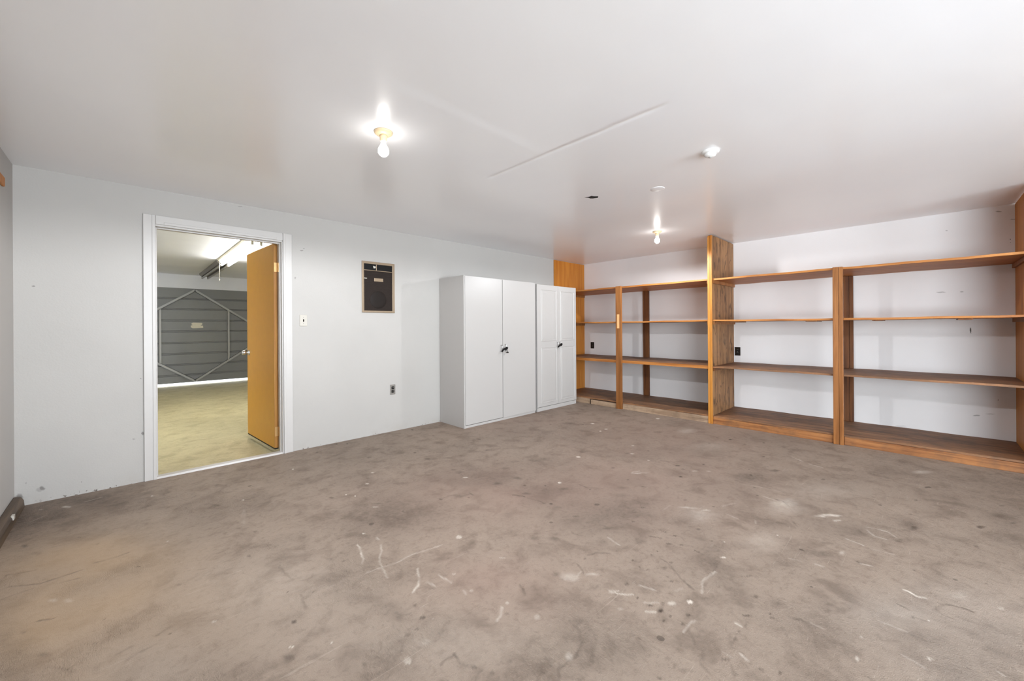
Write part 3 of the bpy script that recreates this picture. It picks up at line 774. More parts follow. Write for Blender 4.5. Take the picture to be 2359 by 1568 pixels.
m_ply = wood('shelf_plywood', lin(186, 124, 62), lin(148, 88, 36), axis=1, rough=.5)
m_ply_top = wood('worn_shelf_board', lin(152, 108, 74), lin(108, 76, 54), axis=1, rough=.6, dirt=.45)
m_post = wood('post_timber', lin(156, 102, 54), lin(120, 72, 30), axis=2, rough=.5)
m_rear = wood('dark_rear_post', lin(120, 74, 38), lin(80, 46, 24), axis=2, rough=.6)
m_divider = wood('knotty_plywood', lin(160, 118, 78), lin(112, 74, 42), axis=2, knots=.8, fine=1.5, rough=.6, dirt=.25)
m_endpanel = wood('orange_plywood', lin(196, 128, 48), lin(178, 106, 34), axis=2, rough=.5, fine=.6)
m_kick = wood('kickboard_timber', lin(166, 112, 66), lin(120, 72, 38), axis=1, rough=.6, dirt=.35)
m_kick_grey = wood('grey_kickboard_timber', lin(178, 152, 126), lin(140, 114, 92), axis=1, rough=.7, dirt=.3)
m_edge = wood('bright_panel_edge', lin(200, 138, 60), lin(176, 108, 38), axis=2, rough=.5)
m_cleat = wood('dark_cleat', lin(120, 74, 36), lin(84, 50, 24), axis=0)
m_door = flat('mustard_door_paint', lin(204, 146, 36), .4, var=.18)
m_door_edge = wood('bare_door_edge', lin(176, 126, 62), lin(150, 98, 44), axis=2)
m_chrome = flat('chrome', (.55, .55, .55), .30, 1.0)
m_brass = flat('brass_hinge', lin(222, 184, 128), .35, .8)
m_black = flat('black_plastic', lin(18, 17, 16), .6, spec=.2)
m_brown = flat('dark_brown_plate', lin(38, 29, 24), .6, spec=.2)
m_grey_plate = flat('grey_metal_plate', lin(150, 146, 140), .4, .5)
m_ivory = flat('ivory_plate', lin(192, 187, 177), .4)
m_tan_metal = flat('tan_metal_frame', lin(148, 130, 108), .4, .35)
m_porcelain = flat('cream_porcelain', lin(222, 198, 160), .35)
m_bulb = emit('lit_frosted_bulb', (1.0, .965, .92, 1), BULB_E)
m_tube = emit('lit_fluorescent_tube', (1.0, .99, .95, 1), TUBE_E)
m_tube_off = flat('unlit_fluorescent_tube', lin(150, 147, 143), .3)
m_fix = flat('cream_fixture_enamel', lin(206, 200, 176), .4)
m_fix_dark = flat('grey_fixture_enamel', lin(120, 114, 108), .4)
m_detector = flat('white_detector_plastic', lin(235, 234, 232), .4)
m_detector_grey = flat('grey_detector_lens', lin(170, 168, 164), .4)
m_steel_door = flat('grey_painted_steel', lin(132, 132, 130), .5, .1, var=.12)
m_steel_brace = flat('galvanised_brace', lin(176, 175, 172), .45, .1, var=.1)
m_sticker = flat('peeling_sticker', lin(222, 214, 194), .6, var=.25)
m_timber_sill = wood('stained_sill_timber', lin(96, 78, 60), lin(58, 46, 36), axis=1, dirt=.5)
m_asphalt = flat('driveway_concrete', (.75, .75, .73), .8)

# ---------------------------------------------------------------- floor
def make_floor():
    st = .0075
    nx = int((XR - XL) / st) + 1; ny = int((D - YN) / st) + 1
    xs = np.linspace(XL, XR, nx); ys = np.linspace(YN, D, ny)
    X, Y = np.meshgrid(xs, ys)
    rng = np.random.default_rng(5)
    def vn(sc, seed):
        r = np.random.default_rng(seed); gx = int((XR - XL) * sc) + 3; gy = int((D - YN) * sc) + 3
        g = r.random((gy, gx)); u = (X - XL) * sc; v = (Y - YN) * sc
        i = u.astype(int); j = v.astype(int); fu = u - i; fv = v - j
        fu = fu * fu * (3 - 2 * fu); fv = fv * fv * (3 - 2 * fv)
        return (g[j, i] * (1 - fu) + g[j, i + 1] * fu) * (1 - fv) + (g[j + 1, i] * (1 - fu) + g[j + 1, i + 1] * fu) * fv
    # wobble so that marks get ragged outlines
    wx = (vn(40, 1) - .5) * .016 + (vn(12, 3) - .5) * .03; wy = (vn(40, 2) - .5) * .016 + (vn(12, 4) - .5) * .03
    def ell(acc, L, comb='max'):
        for e in L:
            cx, cy, ux, uy, vx, vy, s, h = e[:8]
            det = ux * vy - uy * vx
            if abs(det) < 1e-9: continue
            big = max(math.hypot(ux, uy), math.hypot(vx, vy)); k = 2.2 if h == 1 else 1.6
            ext_x = (abs(ux) + abs(vx)) * k + .03; ext_y = (abs(uy) + abs(vy)) * k + .03
            i0 = max(0, int((cx - ext_x - XL) / st)); i1 = min(nx, int((cx + ext_x - XL) / st) + 2)
            j0 = max(0, int((cy - ext_y - YN) / st)); j1 = min(ny, int((cy + ext_y - YN) / st) + 2)
            if i0 >= i1 or j0 >= j1: continue
            sl = (slice(j0, j1), slice(i0, i1)); wf = min(1.0, big / .05)
            dx = X[sl] + wx[sl] * wf - cx; dy = Y[sl] + wy[sl] * wf - cy
            a = (dx * vy - dy * vx) / det; b = (-dx * uy + dy * ux) / det
            r = np.sqrt(a * a + b * b)
            if h == 1: m = np.exp(-r * r * 1.1)
            elif h == 2: m = np.clip(1.35 - r, 0, 1) ** 1.2
            elif h == 3: m = np.clip((1.15 - r) / .5, 0, 1)
            else: m = np.clip((1.08 - r) / .25, 0, 1)
            acc[sl] = 1 - (1 - acc[sl]) * (1 - s * m)
    def lines(acc, L):
        for pts, wd, s in L:
            for a, b in zip(pts[:-1], pts[1:]):
                e = wd * 2 + .03
                i0 = max(0, int((min(a[0], b[0]) - e - XL) / st)); i1 = min(nx, int((max(a[0], b[0]) + e - XL) / st) + 2)
                j0 = max(0, int((min(a[1], b[1]) - e - YN) / st)); j1 = min(ny, int((max(a[1], b[1]) + e - YN) / st) + 2)
                if i0 >= i1 or j0 >= j1: continue
                sl = (slice(j0, j1), slice(i0, i1))
                px = X[sl] + wx[sl] * .5; py = Y[sl] + wy[sl] * .5
                vx = b[0] - a[0]; vy = b[1] - a[1]; l2 = vx * vx + vy * vy + 1e-9
                tt = np.clip(((px - a[0]) * vx + (py - a[1]) * vy) / l2, 0, 1)
                d = np.hypot(px - a[0] - tt * vx, py - a[1] - tt * vy)
                m = np.clip(1.6 - d / (wd * 1.15), 0, 1) * min(.8, s * .95) * (.4 + .9 * vn(25, 9)[sl])
                acc[sl] = np.maximum(acc[sl], np.clip(m, 0, 1))
    dark = np.zeros_like(X); light = np.zeros_like(X)
    ell(dark, DARK_SPOTS); ell(light, LIGHT_SPOTS); lines(dark, DARK_LINES); lines(light, LIGHT_LINES)
    dark = np.clip(dark * 1.2, 0, .9) * (.72 + .5 * vn(30, 11)); light = light * (.7 + .5 * vn(50, 12))
    tint = {}
    for k in 'wrg':
        a = np.zeros_like(X); ell(a, [e[:7] + (1,) for e in TINTS if e[7] == k]); tint[k] = a * (.6 + .6 * vn(4, 20 + ord(k)))
    relief = light * 0
    verts = np.stack([X, Y, np.zeros_like(X)], -1).reshape(-1, 3)
    idx = np.arange(nx * ny).reshape(ny, nx)
    q = np.stack([idx[:-1, :-1], idx[:-1, 1:], idx[1:, 1:], idx[1:, :-1]], -1).reshape(-1, 4)
    me = bpy.data.meshes.new('floor')
    me.vertices.add(len(verts)); me.vertices.foreach_set('co', verts.ravel().astype(np.float32))
    me.loops.add(q.size); me.loops.foreach_set('vertex_index', q.ravel().astype(np.int32))
    me.polygons.add(len(q)); me.polygons.foreach_set('loop_start', np.arange(0, q.size, 4, dtype=np.int32))
    me.update(calc_edges=True)
    for nm, ch in (('wear', (dark, light, relief)), ('tint', (tint['w'] * .85, tint['r'] * .8, tint['g'] * .6))):
        at = me.attributes.new(nm, 'FLOAT_COLOR', 'POINT')
        arr = np.ones((nx * ny, 4), np.float32)
        for i, c in enumerate(ch): arr[:, i] = np.clip(c, 0, 1).ravel()
        at.data.foreach_set('color', arr.ravel())
    me.materials.append(m_floor)
    o = bpy.data.objects.new('floor', me); C.objects.link(o)
    return tag(o, kind='structure')
make_floor()

# ---------------------------------------------------------------- room shell
def struct(o): return tag(o, kind='structure')
OX0, OX1, OZ = .155, 1.067, 2.037            # doorway opening
mb = MB()
mb.box(XL - .12, OX0, D, D + .124, 0, H).box(OX1, XR + .12, D, D + .124, 0, H).box(OX0, OX1, D, D + .124, OZ, H)
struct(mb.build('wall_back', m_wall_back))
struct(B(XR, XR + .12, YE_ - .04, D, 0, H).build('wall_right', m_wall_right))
struct(B(XR, XR + .12, YB - .12, YE_ - .04, 0, H).build('wall_right_rear', wood('rear_wall_bounce_cut', lin(150, 116, 84), lin(116, 84, 56), axis=2)))  # unseen wall part, made brown to cut bounced light on the ceiling
struct(MB().box(XL - .12, XL, -1.1, D, 0, H).box(XL - .12, XL, YB - .12, -4.3, 0, H).box(XL - .12, XL, -4.3, -1.1, 0, .25).box(XL - .12, XL, -4.3, -1.1, 2.1, H).build('wall_left', m_wall_plain))  # opening behind the camera is added for the side fill light
mb = MB()                                    # unseen wall behind the camera, its opening added for the rear fill light
mb.box(XL, -.35, YB - .12, YB, 0, H).box(3.75, XR, YB - .12, YB, 0, H).box(-.35, 3.75, YB - .12, YB, 0, .2).box(-.35, 3.75, YB - .12, YB, 2.2, H)
struct(mb.build('wall_front', m_wall_plain))
struct(B(XL, XR, YB, YN, -.05, 0).build('floor_rear', m_floor))
ceil_o = struct(B(XL - .12, XR + .12, YB - .12, D + .124, H, H + .1).build('ceiling', m_ceil))
# ragged dark hole in the ceiling plaster
random.seed(3)
mb = MB(); pts = []
for k in range(14):
    a = 2 * math.pi * k / 14; r = .036 * (1 + random.uniform(-.3, .35))
    u = math.cos(a) * r * 1.5; v = math.sin(a) * r * .75
    pts.append((2.9 + u * .72 + v * .7, 1.985 - u * .7 + v * .72))
mb.prism(pts, 2, H - .0015, H + .02)
h_ = mb.build('hole', m_dark_gap, ceil_o); h_['label'] = 'ragged dark hole in the ceiling plaster'
# timber sill along the left wall
mb = MB(); mb.prism([(XL, 0), (XL + .05, 0), (XL + .046, .05), (XL + .035, .075), (XL, .082)], 1, YN, 4.235)
bl_ = struct(mb.build('baseboard_left', m_timber_sill, bevel=.006))
MB().box(XL + .012, XL + .0515, 3.86, 3.90, .04, .066).build('chip', m_ivory, bl_)['label'] = 'pale splintered patch on the dark sill'

# door casing
t1 = empty('trim_1', (.6, D, 0), kind='structure')
def casing(name, x0, x1, z0, z1, bead):
    mb = MB(); mb.box(x0, x1, D - .017, D, z0, z1)
    if bead == 'L': mb.box(x1 - .022, x1, D - .022, D - .016, z0, z1)
    elif bead == 'R': mb.box(x0, x0 + .022, D - .022, D - .016, z0, z1)
    else: mb.box(x0 + .05, x1 - .05, D - .022, D - .016, z0, z0 + .022)
    return mb.build(name, m_trim, t1, bevel=.003)
casing('side_casing', .088, .162, 0, 2.113, 'L'); casing('side_casing', 1.072, 1.15, 0, 2.113, 'R')
casing('head_casing', .1625, 1.0715, 2.04, 2.113, 'T')
B(OX0 - .004, OX0 + .006, D - .012, D + .130, 0, OZ).build('jamb', m_trim, t1, .002)
B(OX1 - .006, OX1 + .004, D - .012, D + .130, 0, OZ).build('jamb', m_trim, t1, .002)
B(OX0 + .006, OX1 - .006, D - .012, D + .130, OZ - .012, OZ + .004).build('head_jamb', m_trim, t1, .002)
mb = MB(); mb.box(OX0 + .006, OX0 + .016, D + .03, D + .065, 0, OZ - .012).box(OX1 - .016, OX1 - .006, D + .03, D + .065, 0, OZ - .012).box(OX0 + .016, OX1 - .016, D + .03, D + .065, OZ - .024, OZ - .012)
mb.build('stop_strip', m_trim, t1, .002)
mb = MB(); mb.prism([(D - .012, 0), (D - .004, .014), (D + .052, .016), (D + .056, .012), (D + .056, -.02), (D - .012, -.02)], 0, OX0 + .004, OX1 - .004)
struct(mb.build('trim_2', m_trim))

# yellow door, swung open into the garage
d1 = empty('door_1', (1.05, 4.41, 0), kind='structure')
ang = math.atan2(5.262 - 4.405, .963 - 1.026)
Md = Matrix.Translation(Vector((1.026, 4.405, 0))) @ Matrix.Rotation(ang, 4, 'Z')   # local +x along the slab, local -y = thickness to the right
W_ = .866
o = MB().box(0.004, W_, -.035, 0, .03, 2.03, Md).build('door_slab', m_door, d1, .002)
o = MB().box(0, .0045, -.035, 0, .031, 2.029, Md).build('bare_edge', m_door_edge, d1); o['label'] = 'bare brown hinge edge of the yellow door'
MB().box(0.002, W_, -.034, -.001, .018, .0305, Md).build('weather_strip', m_black, d1)
def knob_part(s):
    c = Md @ Vector((W_ - .065, 0 if s > 0 else -.035, .935)); ax = Md.to_3x3() @ Vector((0, s, 0))
    mb = MB(); mb.lathe(c, ax, [(0, .03), (.006, .029), (.010, .014), (.032, .012), (.036, .022), (.042, .026), (.066, .024), (.070, .016), (.0705, 0.001)], 24)
    mb.build('door_handle', m_chrome, d1)
knob_part(1); knob_part(-1)
for z in (1.80, .19):
    mb = MB(); mb.box(-.003, .0005, -.032, -.004, z - .045, z + .045, Md)
    mb.lathe(Md @ Vector((-.004, -.040, z - .048)), (0, 0, 1), [(0, .006), (.096, .006)], 12)
    mb.box(OX1 - .0085, OX1 - .0055, D + .098, D + .126, z - .045, z + .045)
    mb.build('hinge', m_brass, d1)

# ---------------------------------------------------------------- garage behind the doorway
GY0, GY1, GZ, GC = D + .124, 11.2, -.03, 2.385
GXL, GXR = -2.0, 3.6
struct(B(GXL, GXR, D + .050, GY1 + .12, GZ - .08, GZ).build('floor_garage', m_gfloor))
struct(B(GXL - .1, GXR + .1, GY0, GY1 + .12, GC, GC + .08).build('ceiling_garage', m_wall_garage))
struct(B(GXL - .1, GXL, GY0, GY1 + .12, GZ - .08, GC).build('wall_garage_left', m_wall_garage))
struct(B(GXR, GXR + .1, GY0, GY1 + .12, GZ - .08, GC).build('wall_garage_right', m_wall_garage))
mb = MB(); DX0, DX1, DZ1 = -.38, 2.56, 2.09
mb.box(GXL, DX0, GY1, GY1 + .12, GZ - .08, GC).box(DX1, GXR, GY1, GY1 + .12, GZ - .08, GC).box(DX0, DX1, GY1, GY1 + .12, DZ1, GC)
struct(mb.build('wall_garage_back', m_wall_garage))
# outside drive, seen as a bright line below the garage door
struct(B(-20, 24, GY1 + .12, GY1 + 40, GZ - .12, GZ - .02).build('floor_driveway', m_asphalt))

d2 = empty('door_2', (1.09, GY1, 0), kind='structure')
# corrugated steel leaf: stepped profile
prof = []; z = .045; ribs = [.2, .428, .666, .903, 1.151, 1.389, 1.637, 1.865]
pf = [(GY1 + .03, .03)]
for r in ribs:
    pf += [(GY1 + .012, r - .022), (GY1 + .034, r - .010), (GY1 + .034, r + .006), (GY1 + .012, r + .016)]
pf += [(GY1 + .012, DZ1 + .01), (GY1 + .06, DZ1 + .01), (GY1 + .06, .03)]
pf[0] = (GY1 + .012, .03)
mb = MB(); mb.prism(pf, 0, DX0 + .005, DX1 - .005); mb.build('steel_panel', m_steel_door, d2)
def bar(name, a, b, w=.05, th=.03):
    ax_, az = a; bx_, bz = b
    L = math.hypot(bx_ - ax_, bz - az); an = math.atan2(bz - az, bx_ - ax_)
    Mm = Matrix.Translation(Vector((ax_, GY1 - .040, az))) @ Matrix.Rotation(-an, 4, 'Y')
    mb = MB(); mb.box(0, L, 0, .006, -w / 2, w / 2 - .012, Mm); mb.box(0, L, 0, .052, -w / 2, -w / 2 + .006, Mm); mb.box(0, L, .010, .052, w / 2 - .012, w / 2 - .004, Mm)
    return mb.build(name, m_steel_brace, d2)
ca = (1.07, 2.055); cb = (1.065, .05); le = (-.37, 1.05); ri = (2.51, 1.05)
bar('diagonal_brace', le, ca); bar('diagonal_brace', ca, ri); bar('diagonal_brace', cb, le); bar('diagonal_brace', ri, cb)
for x in (.485, 1.675):
    mb = MB(); mb.box(x - .020, x + .020, GY1 - .030, GY1 - .022, .47, 1.635).box(x - .022, x - .014, GY1 - .030, GY1 + .013, .47, 1.635); mb.build('upright_brace', m_steel_brace, d2)
mb = MB(); mb.prism([(.995, 1.235), (1.03, 1.215), (1.215, 1.222), (1.21, 1.272), (1.165, 1.275), (1.205, 1.31), (1.185, 1.335), (1.03, 1.34), (1.0, 1.31), (1.03, 1.288), (.995, 1.275)], 1, GY1 + .0095, GY1 + .0125)
o = mb.build('sticker', m_sticker, d2); o['label'] = 'pale torn sticker on the steel leaf'

def shop_light(y0, y1, lit, label):
    root = empty('shop_light', (1.2, (y0 + y1) / 2, GC), label, 'ceiling light', 'fluorescent shop lights on the garage ceiling')
    fm = m_fix if lit else m_fix_dark
    mb = MB(); mb.prism([(1.10, GC), (1.10, GC - .03), (1.135, GC - .062), (1.265, GC - .062), (1.30, GC - .03), (1.30, GC)], 1, y0, y1)
    mb.build('housing', fm, root, .002)
    for x in (1.152, 1.248):
        MB().lathe((x, y0 + .03, GC - .095), (0, 1, 0), [(0, .008), (.01, .019), (y1 - y0 - .07, .019), (y1 - y0 - .06, .008)], 16).build('tube', m_tube if lit else m_tube_off, root)
        for y in (y0 + .012, y1 - .03):
            mb = MB(); mb.box(x - .014, x + .014, y, y + .018, GC - .112, GC - .058)
            mb.build('tube_socket', fm, root, .003)
    return root
shop_light(5.95, 8.30, True, 'lit twin-tube fluorescent fixture on the garage ceiling near the yellow door')
shop_light(8.42, 10.75, False, 'unlit grey fluorescent fixture at the far end of the garage ceiling')
r_ = empty('pull_cord', (1.11, 8.25, 2.3), 'thin white pull cord hanging from the lit fluorescent fixture', 'pull cord')
MB().tube([(1.12, 8.27, GC - .06), (1.12, 8.27, 2.2), (1.121, 8.27, 2.04)], .003, 6).build('cord', m_ivory, r_)
MB().lathe((1.121, 8.27, 2.045), (0, 0, -1), [(0, .003), (.01, .006), (.03, .007), (.036, .002)], 10).build('cord_bead', m_ivory, r_)

# ---------------------------------------------------------------- ceiling bulbs
def bulb_light(x, y, label):
    root = empty('bulb_light', (x, y, H), label, 'ceiling light', 'bare bulb ceiling lights')
    MB().lathe((x, y, H + .001), (0, 0, -1), [(0, .050), (.004, .051), (.010, .050), (.018, .040), (.023, .024), (.024, .001)], 40).build('canopy', m_porcelain, root)
    MB().lathe((x, y, H - .020), (0, 0, -1), [(0, .021), (.012, .021), (.013, .0195), (.026, .0195), (.027, .018), (.034, .018), (.036, .014)], 28).build('socket', m_porcelain, root)
    pr = [(0, .0125), (.012, .0135), (.022, .017), (.034, .0235), (.045, .0285), (.055, .0305), (.065, .0295), (.075, .025), (.082, .0185), (.087, .010), (.0885, .002)]
    MB().lathe((x, y, H - .0535), (0, 0, -1), pr, 20).build('bulb', m_bulb, root)
    for s in (-1, 1): MB().lathe((x - .018 * s, y + .029 * s, H - .0165), (0, 0, -1), [(0, .004), (.0022, .0035)], 10).build('screw', m_grey_plate, root)
def bulb_fill_spot(x, y, k):
    # spot added below the bulb to light walls and floor but spare the ceiling
    d = bpy.data.lights.new('bulb_fill_spot', 'SPOT'); d.energy = BULB_W * 4 * k; d.color = (.95, .97, 1.0)
    d.spot_size = math.radians(180); d.spot_blend = .22; d.shadow_soft_size = .03
    o = bpy.data.objects.new('bulb_fill_spot', d); C.objects.link(o); o.location = (x, y, H - .178)
bulb_fill_spot(1.056, 2.140, 1.4); bulb_fill_spot(4.512, 2.181, .78)
bulb_light(1.056, 2.140, 'bare lit bulb in a cream holder, nearer the doorway')
bulb_light(4.512, 2.181, 'bare lit bulb in a cream holder, nearer the wooden shelves')

r_ = empty('smoke_detector', (2.697, .944, H), 'white round smoke detector on the ceiling', 'smoke detector')
MB().lathe((2.697, .944, H + .001), (0, 0, -1), [(0, .052), (.006, .053), (.012, .050), (.013, .036)], 36).build('base', m_detector, r_)
MB().lathe((2.697, .944, H - .010), (0, 0, -1), [(0, .034), (.010, .035), (.018, .033), (.024, .024), (.027, .012)], 32).build('body', m_detector, r_)
MB().lathe((2.697, .944, H - .036), (0, 0, -1), [(0, .011), (.004, .010), (.006, .004)], 16).build('sensor', m_detector_grey, r_)
r_ = struct(MB().lathe((3.117, 1.50, H + .001), (0, 0, -1), [(0, .056), (.0025, .055), (.0035, .050)], 36).build('trim_3', m_ceil))

# ---------------------------------------------------------------- wall fittings
r_ = empty('wall_panel', (2.038, D, 1.37), 'dark brown panel unit in a tan metal frame set into the white wall', 'wall panel')
x0, x1, z0, z1 = 1.846, 2.231, 1.370, 1.938
mb = MB()
mb.box(x0, x0 + .022, D - .014, D + .002, z0, z1).box(x1 - .030, x1, D - .014, D + .002, z0, z1)
mb.box(x0 + .022, x1 - .030, D - .014, D + .002, z0, z0 + .022).box(x0 + .022, x1 - .030, D - .014, D + .002, z1 - .028, z1)
mb.box(x0 + .022, x1 - .03, D - .012, D, 1.836, 1.844).box(2.008, 2.016, D - .012, D, 1.844, z1 - .028)
mb.build('frame', m_tan_metal, r_, .003)
mb = MB()
for k in range(34):
    z = z0 + .024 + k * .01275
    mb.box(x0 + .022, x1 - .03, D - .0075, D - .001, z, z + .0105)
mb.box(x0 + .022, x1 - .03, D - .0045, D, z0 + .022, 1.836)
mb.build('grille', m_brown, r_)
mb = MB(); mb.lathe((2.034, D - .0072, 1.515), (0, -1, 0), [(0, .098), (.0012, .096), (.0012, .060), (.003, .045), (.0035, .012)], 36); mb.build('speaker_ring', flat('speaker_brown', lin(30, 23, 19), .6, spec=.2), r_)
mb = MB(); mb.box(x0 + .022, 2.008, D - .006, D, 1.844, z1 - .028).box(2.016, x1 - .03, D - .006, D, 1.844, z1 - .028); mb.build('control_strip', m_black, r_)
mb = MB(); mb.prism([(1.972, 1.892), (2.006, 1.888), (2.000, 1.868), (1.98, 1.866)], 1, D - .009, D - .005); mb.build('sticker', m_ivory, r_)
mb = MB(); mb.box(1.985, 2.092, D - .010, D - .006, 1.720, 1.757); mb.build('name_plate', m_tan_metal, r_, .002)
mb = MB(); mb.box(x0 + .022, x0 + .055, D - .010, D - .006, 1.744, 1.753); mb.build('latch', m_ivory, r_)

r_ = empty('light_switch', (1.253, D, 1.22), 'ivory toggle switch plate beside the doorway', 'light switch')
MB().box(1.219, 1.287, D - .006, D + .001, 1.221, 1.333).build('plate', m_ivory, r_, .003)
MB().box(1.248, 1.258, D - .0075, D - .005, 1.264, 1.29).build('slot', m_brown, r_)
MB().box(1.2495, 1.2565, D - .020, D - .004, 1.270, 1.280).build('toggle', m_brown, r_, .0015)
for z in (1.246, 1.309): MB().lathe((1.253, D - .0055, z), (0, -1, 0), [(0, .0035), (.0012, .003)], 10).build('screw', m_grey_plate, r_)

def outlet(name, c, axis, w, h, pm, fm, label):
    """c: centre on the wall; axis 'y' wall faces -y, 'x' wall faces -x"""
    root = empty(name, c, label, 'power outlet')
    def bx(u0, u1, z0, z1, d0, d1):
        if axis == 'y': return MB().box(c[0] + u0, c[0] + u1, c[1] - d1, c[1] - d0, c[2] + z0, c[2] + z1)
        return MB().box(c[0] - d1, c[0] - d0, c[1] + u0, c[1] + u1, c[2] + z0, c[2] + z1)
    bx(-w / 2, w / 2, -h / 2, h / 2, -.001, .006).build('plate', pm, root, .003)
    for s in (-1, 1):
        zc = s * h * .175
        f = bx(-w * .25, w * .25, zc - h * .135, zc + h * .135, .004, .009).build('receptacle', fm, root, .004)
        bx(-w * .11, -w * .07, zc - .004, zc + .010, .0085, .0095).build('slot', m_grey_plate, f)
        bx(w * .07, w * .11, zc - .004, zc + .010, .0085, .0095).build('slot', m_grey_plate, f)
    bx(-.003, .003, -.003, .003, .005, .0075).build('screw', m_grey_plate, root)
outlet('wall_outlet', (2.203, D, .484), 'y', .066, .115, m_grey_plate, m_black, 'grey outlet plate with two black sockets, low on the wall left of the wardrobe')
outlet('wall_outlet', (XR, 4.088, .865), 'x', .072, .115, m_brown, m_black, 'black outlet behind the leftmost shelf bay, near the room corner')
outlet('wall_outlet', (XR, 1.745, .850), 'x', .068, .115, m_brown, m_black, 'black outlet right beside the tall plywood divider')

# ---------------------------------------------------------------- white cabinets
def pull(parent, x, z, y, h=.10):
    mb = MB(); mb.tube([(x, y + .001, z - h / 2 + .012), (x, y - .022, z - h / 2 + .008), (x, y - .024, z - h / 2 + .02), (x, y - .024, z + h / 2 - .02), (x, y - .022, z + h / 2 - .008), (x, y + .001, z + h / 2 - .012)], .0045, 8)
    return mb.build('handle', m_chrome, parent)
YC = 3.766
c1 = empty('wardrobe', (3.47, YC, 0), 'wide white two-door wardrobe with flat plain doors', 'wardrobe')
mb = MB(); mb.box(2.852, 2.870, YC + .001, D - .004, 0, 1.818).box(4.076, 4.094, YC + .020, D - .004, 0, 1.818).box(2.870, 4.076, YC + .020, D - .004, 1.80, 1.818)
mb.box(2.870, 4.076, YC + .022, D - .004, .03, .05).box(2.870, 4.076, D - .012, D - .004, .05, 1.80)
mb.build('carcass', m_cab, c1, .0015)
MB().box(2.871, 4.090, YC + .004, YC + .020, 0, .028).build('plinth', m_cab, c1, .001)
dl_ = MB().box(2.873, 3.4705, YC, YC + .018, .034, 1.812).build('door', m_cab, c1, .002)
dr_ = MB().box(3.4745, 4.092, YC - .006, YC + .012, .030, 1.810).build('door', m_cab, c1, .002)
pull(dl_, 3.442, .925, YC); pull(dr_, 3.508, .935, YC - .006)
c2 = empty('wardrobe', (4.58, YC, 0), 'narrower white two-door cabinet with raised panel doors beside the wooden shelves', 'cabinet')
mb = MB(); mb.box(4.132, 4.148, YC + .020, D - .004, 0, 1.802).box(5.021, 5.037, YC + .020, D - .004, 0, 1.802).box(4.148, 5.021, YC + .020, D - .004, 1.786, 1.802)
mb.box(4.148, 5.021, YC + .022, D - .004, .055, .07).box(4.148, 5.021, D - .012, D - .004, .07, 1.786)
mb.build('carcass', m_cab, c2, .0015)
MB().box(4.134, 5.035, YC + .006, YC + .020, 0, .054).build('plinth', m_cab, c2, .001)
def panel_door(x0, x1, px0, px1):
    o = MB().box(x0, x1, YC, YC + .018, .060, 1.800).build('door', m_cab, c2, .002)
    for z0, z1 in ((.106, .905), (.990, 1.730)):
        mb = MB()
        # routed groove frame drawn as a raised bead round a raised field
        n = 4
        rects = [(px0, px1, z0, z1, 0.0), (px0 + .006, px1 - .006, z0 + .006, z1 - .006, -.004), (px0 + .014, px1 - .014, z0 + .014, z1 - .014, .0005),
                 (px0 + .020, px1 - .020, z0 + .020, z1 - .020, .0005), (px0 + .040, px1 - .040, z0 + .040, z1 - .040, -.0035)]
        vs = []
        for a, b, c_, d_, y in rects:
            vs += [(a, YC + y, c_), (b, YC + y, c_), (b, YC + y, d_), (a, YC + y, d_)]
        fs = []
        for i in range(len(rects) - 1):
            for k in range(4):
                fs.append((i * 4 + k, i * 4 + (k + 1) % 4, i * 4 + 4 + (k + 1) % 4, i * 4 + 4 + k))
        L = (len(rects) - 1) * 4; fs.append((L, L + 1, L + 2, L + 3))
        # back face so the field is solid
        vs += [(px0, YC + .002, z0), (px1, YC + .002, z0), (px1, YC + .002, z1), (px0, YC + .002, z1)]
        Bk = L + 4
        fs += [(Bk, Bk + 3, Bk + 2, Bk + 1)] + [(k, Bk + k, Bk + (k + 1) % 4, (k + 1) % 4) for k in range(4)]
        mb.add(vs, fs); mb.build('raised_panel', m_cab, o)
    return o
da = panel_door(4.134, 4.5955, 4.215, 4.560); db = panel_door(4.5985, 5.036, 4.655, 4.985)
pull(da, 4.570, .935, YC, .085); pull(db, 4.628, .940, YC, .085)
# black child locks looped over the two handles of each cabinet
def handle_lock(xa, xb, y, z, tail, label):
    root = empty('handle_lock', ((xa + xb) / 2, y, z), label, 'cabinet lock', 'black locks on the cabinet handles')
    mb = MB(); mb.tube([(xa - .004, y - .020, z - .026), (xa - .006, y - .034, z - .012), (xa + .004, y - .038, z), ((xa + xb) / 2, y - .036, z + .010), (xb - .004, y - .038, z + .022), (xb + .008, y - .034, z + .016), (xb + .006, y - .022, z + .002)], .0105, 8)
    mb.build('strap', m_black, root)
    mb = MB(); mb.box((xa + xb) / 2 - .014, (xa + xb) / 2 + .016, y - .050, y - .028, z - .010, z + .016); mb.build('buckle', m_black, root, .004)
    if tail:
        mb = MB(); mb.tube([(xb + .006, y - .030, z + .005), (xb + .004, y - .034, z - .02), (xb + .010, y - .032, z - .034)], .003, 6).box(xb - .004, xb + .022, y - .040, y - .024, z - .050, z - .036)
        mb.build('key_tab', m_black, root)
handle_lock(3.442, 3.508, YC - .012, .915, True, 'black lock strapped across the handles of the wide plain wardrobe')
handle_lock(4.570, 4.628, YC - .008, .925, False, 'black lock strapped across the handles of the raised panel cabinet')

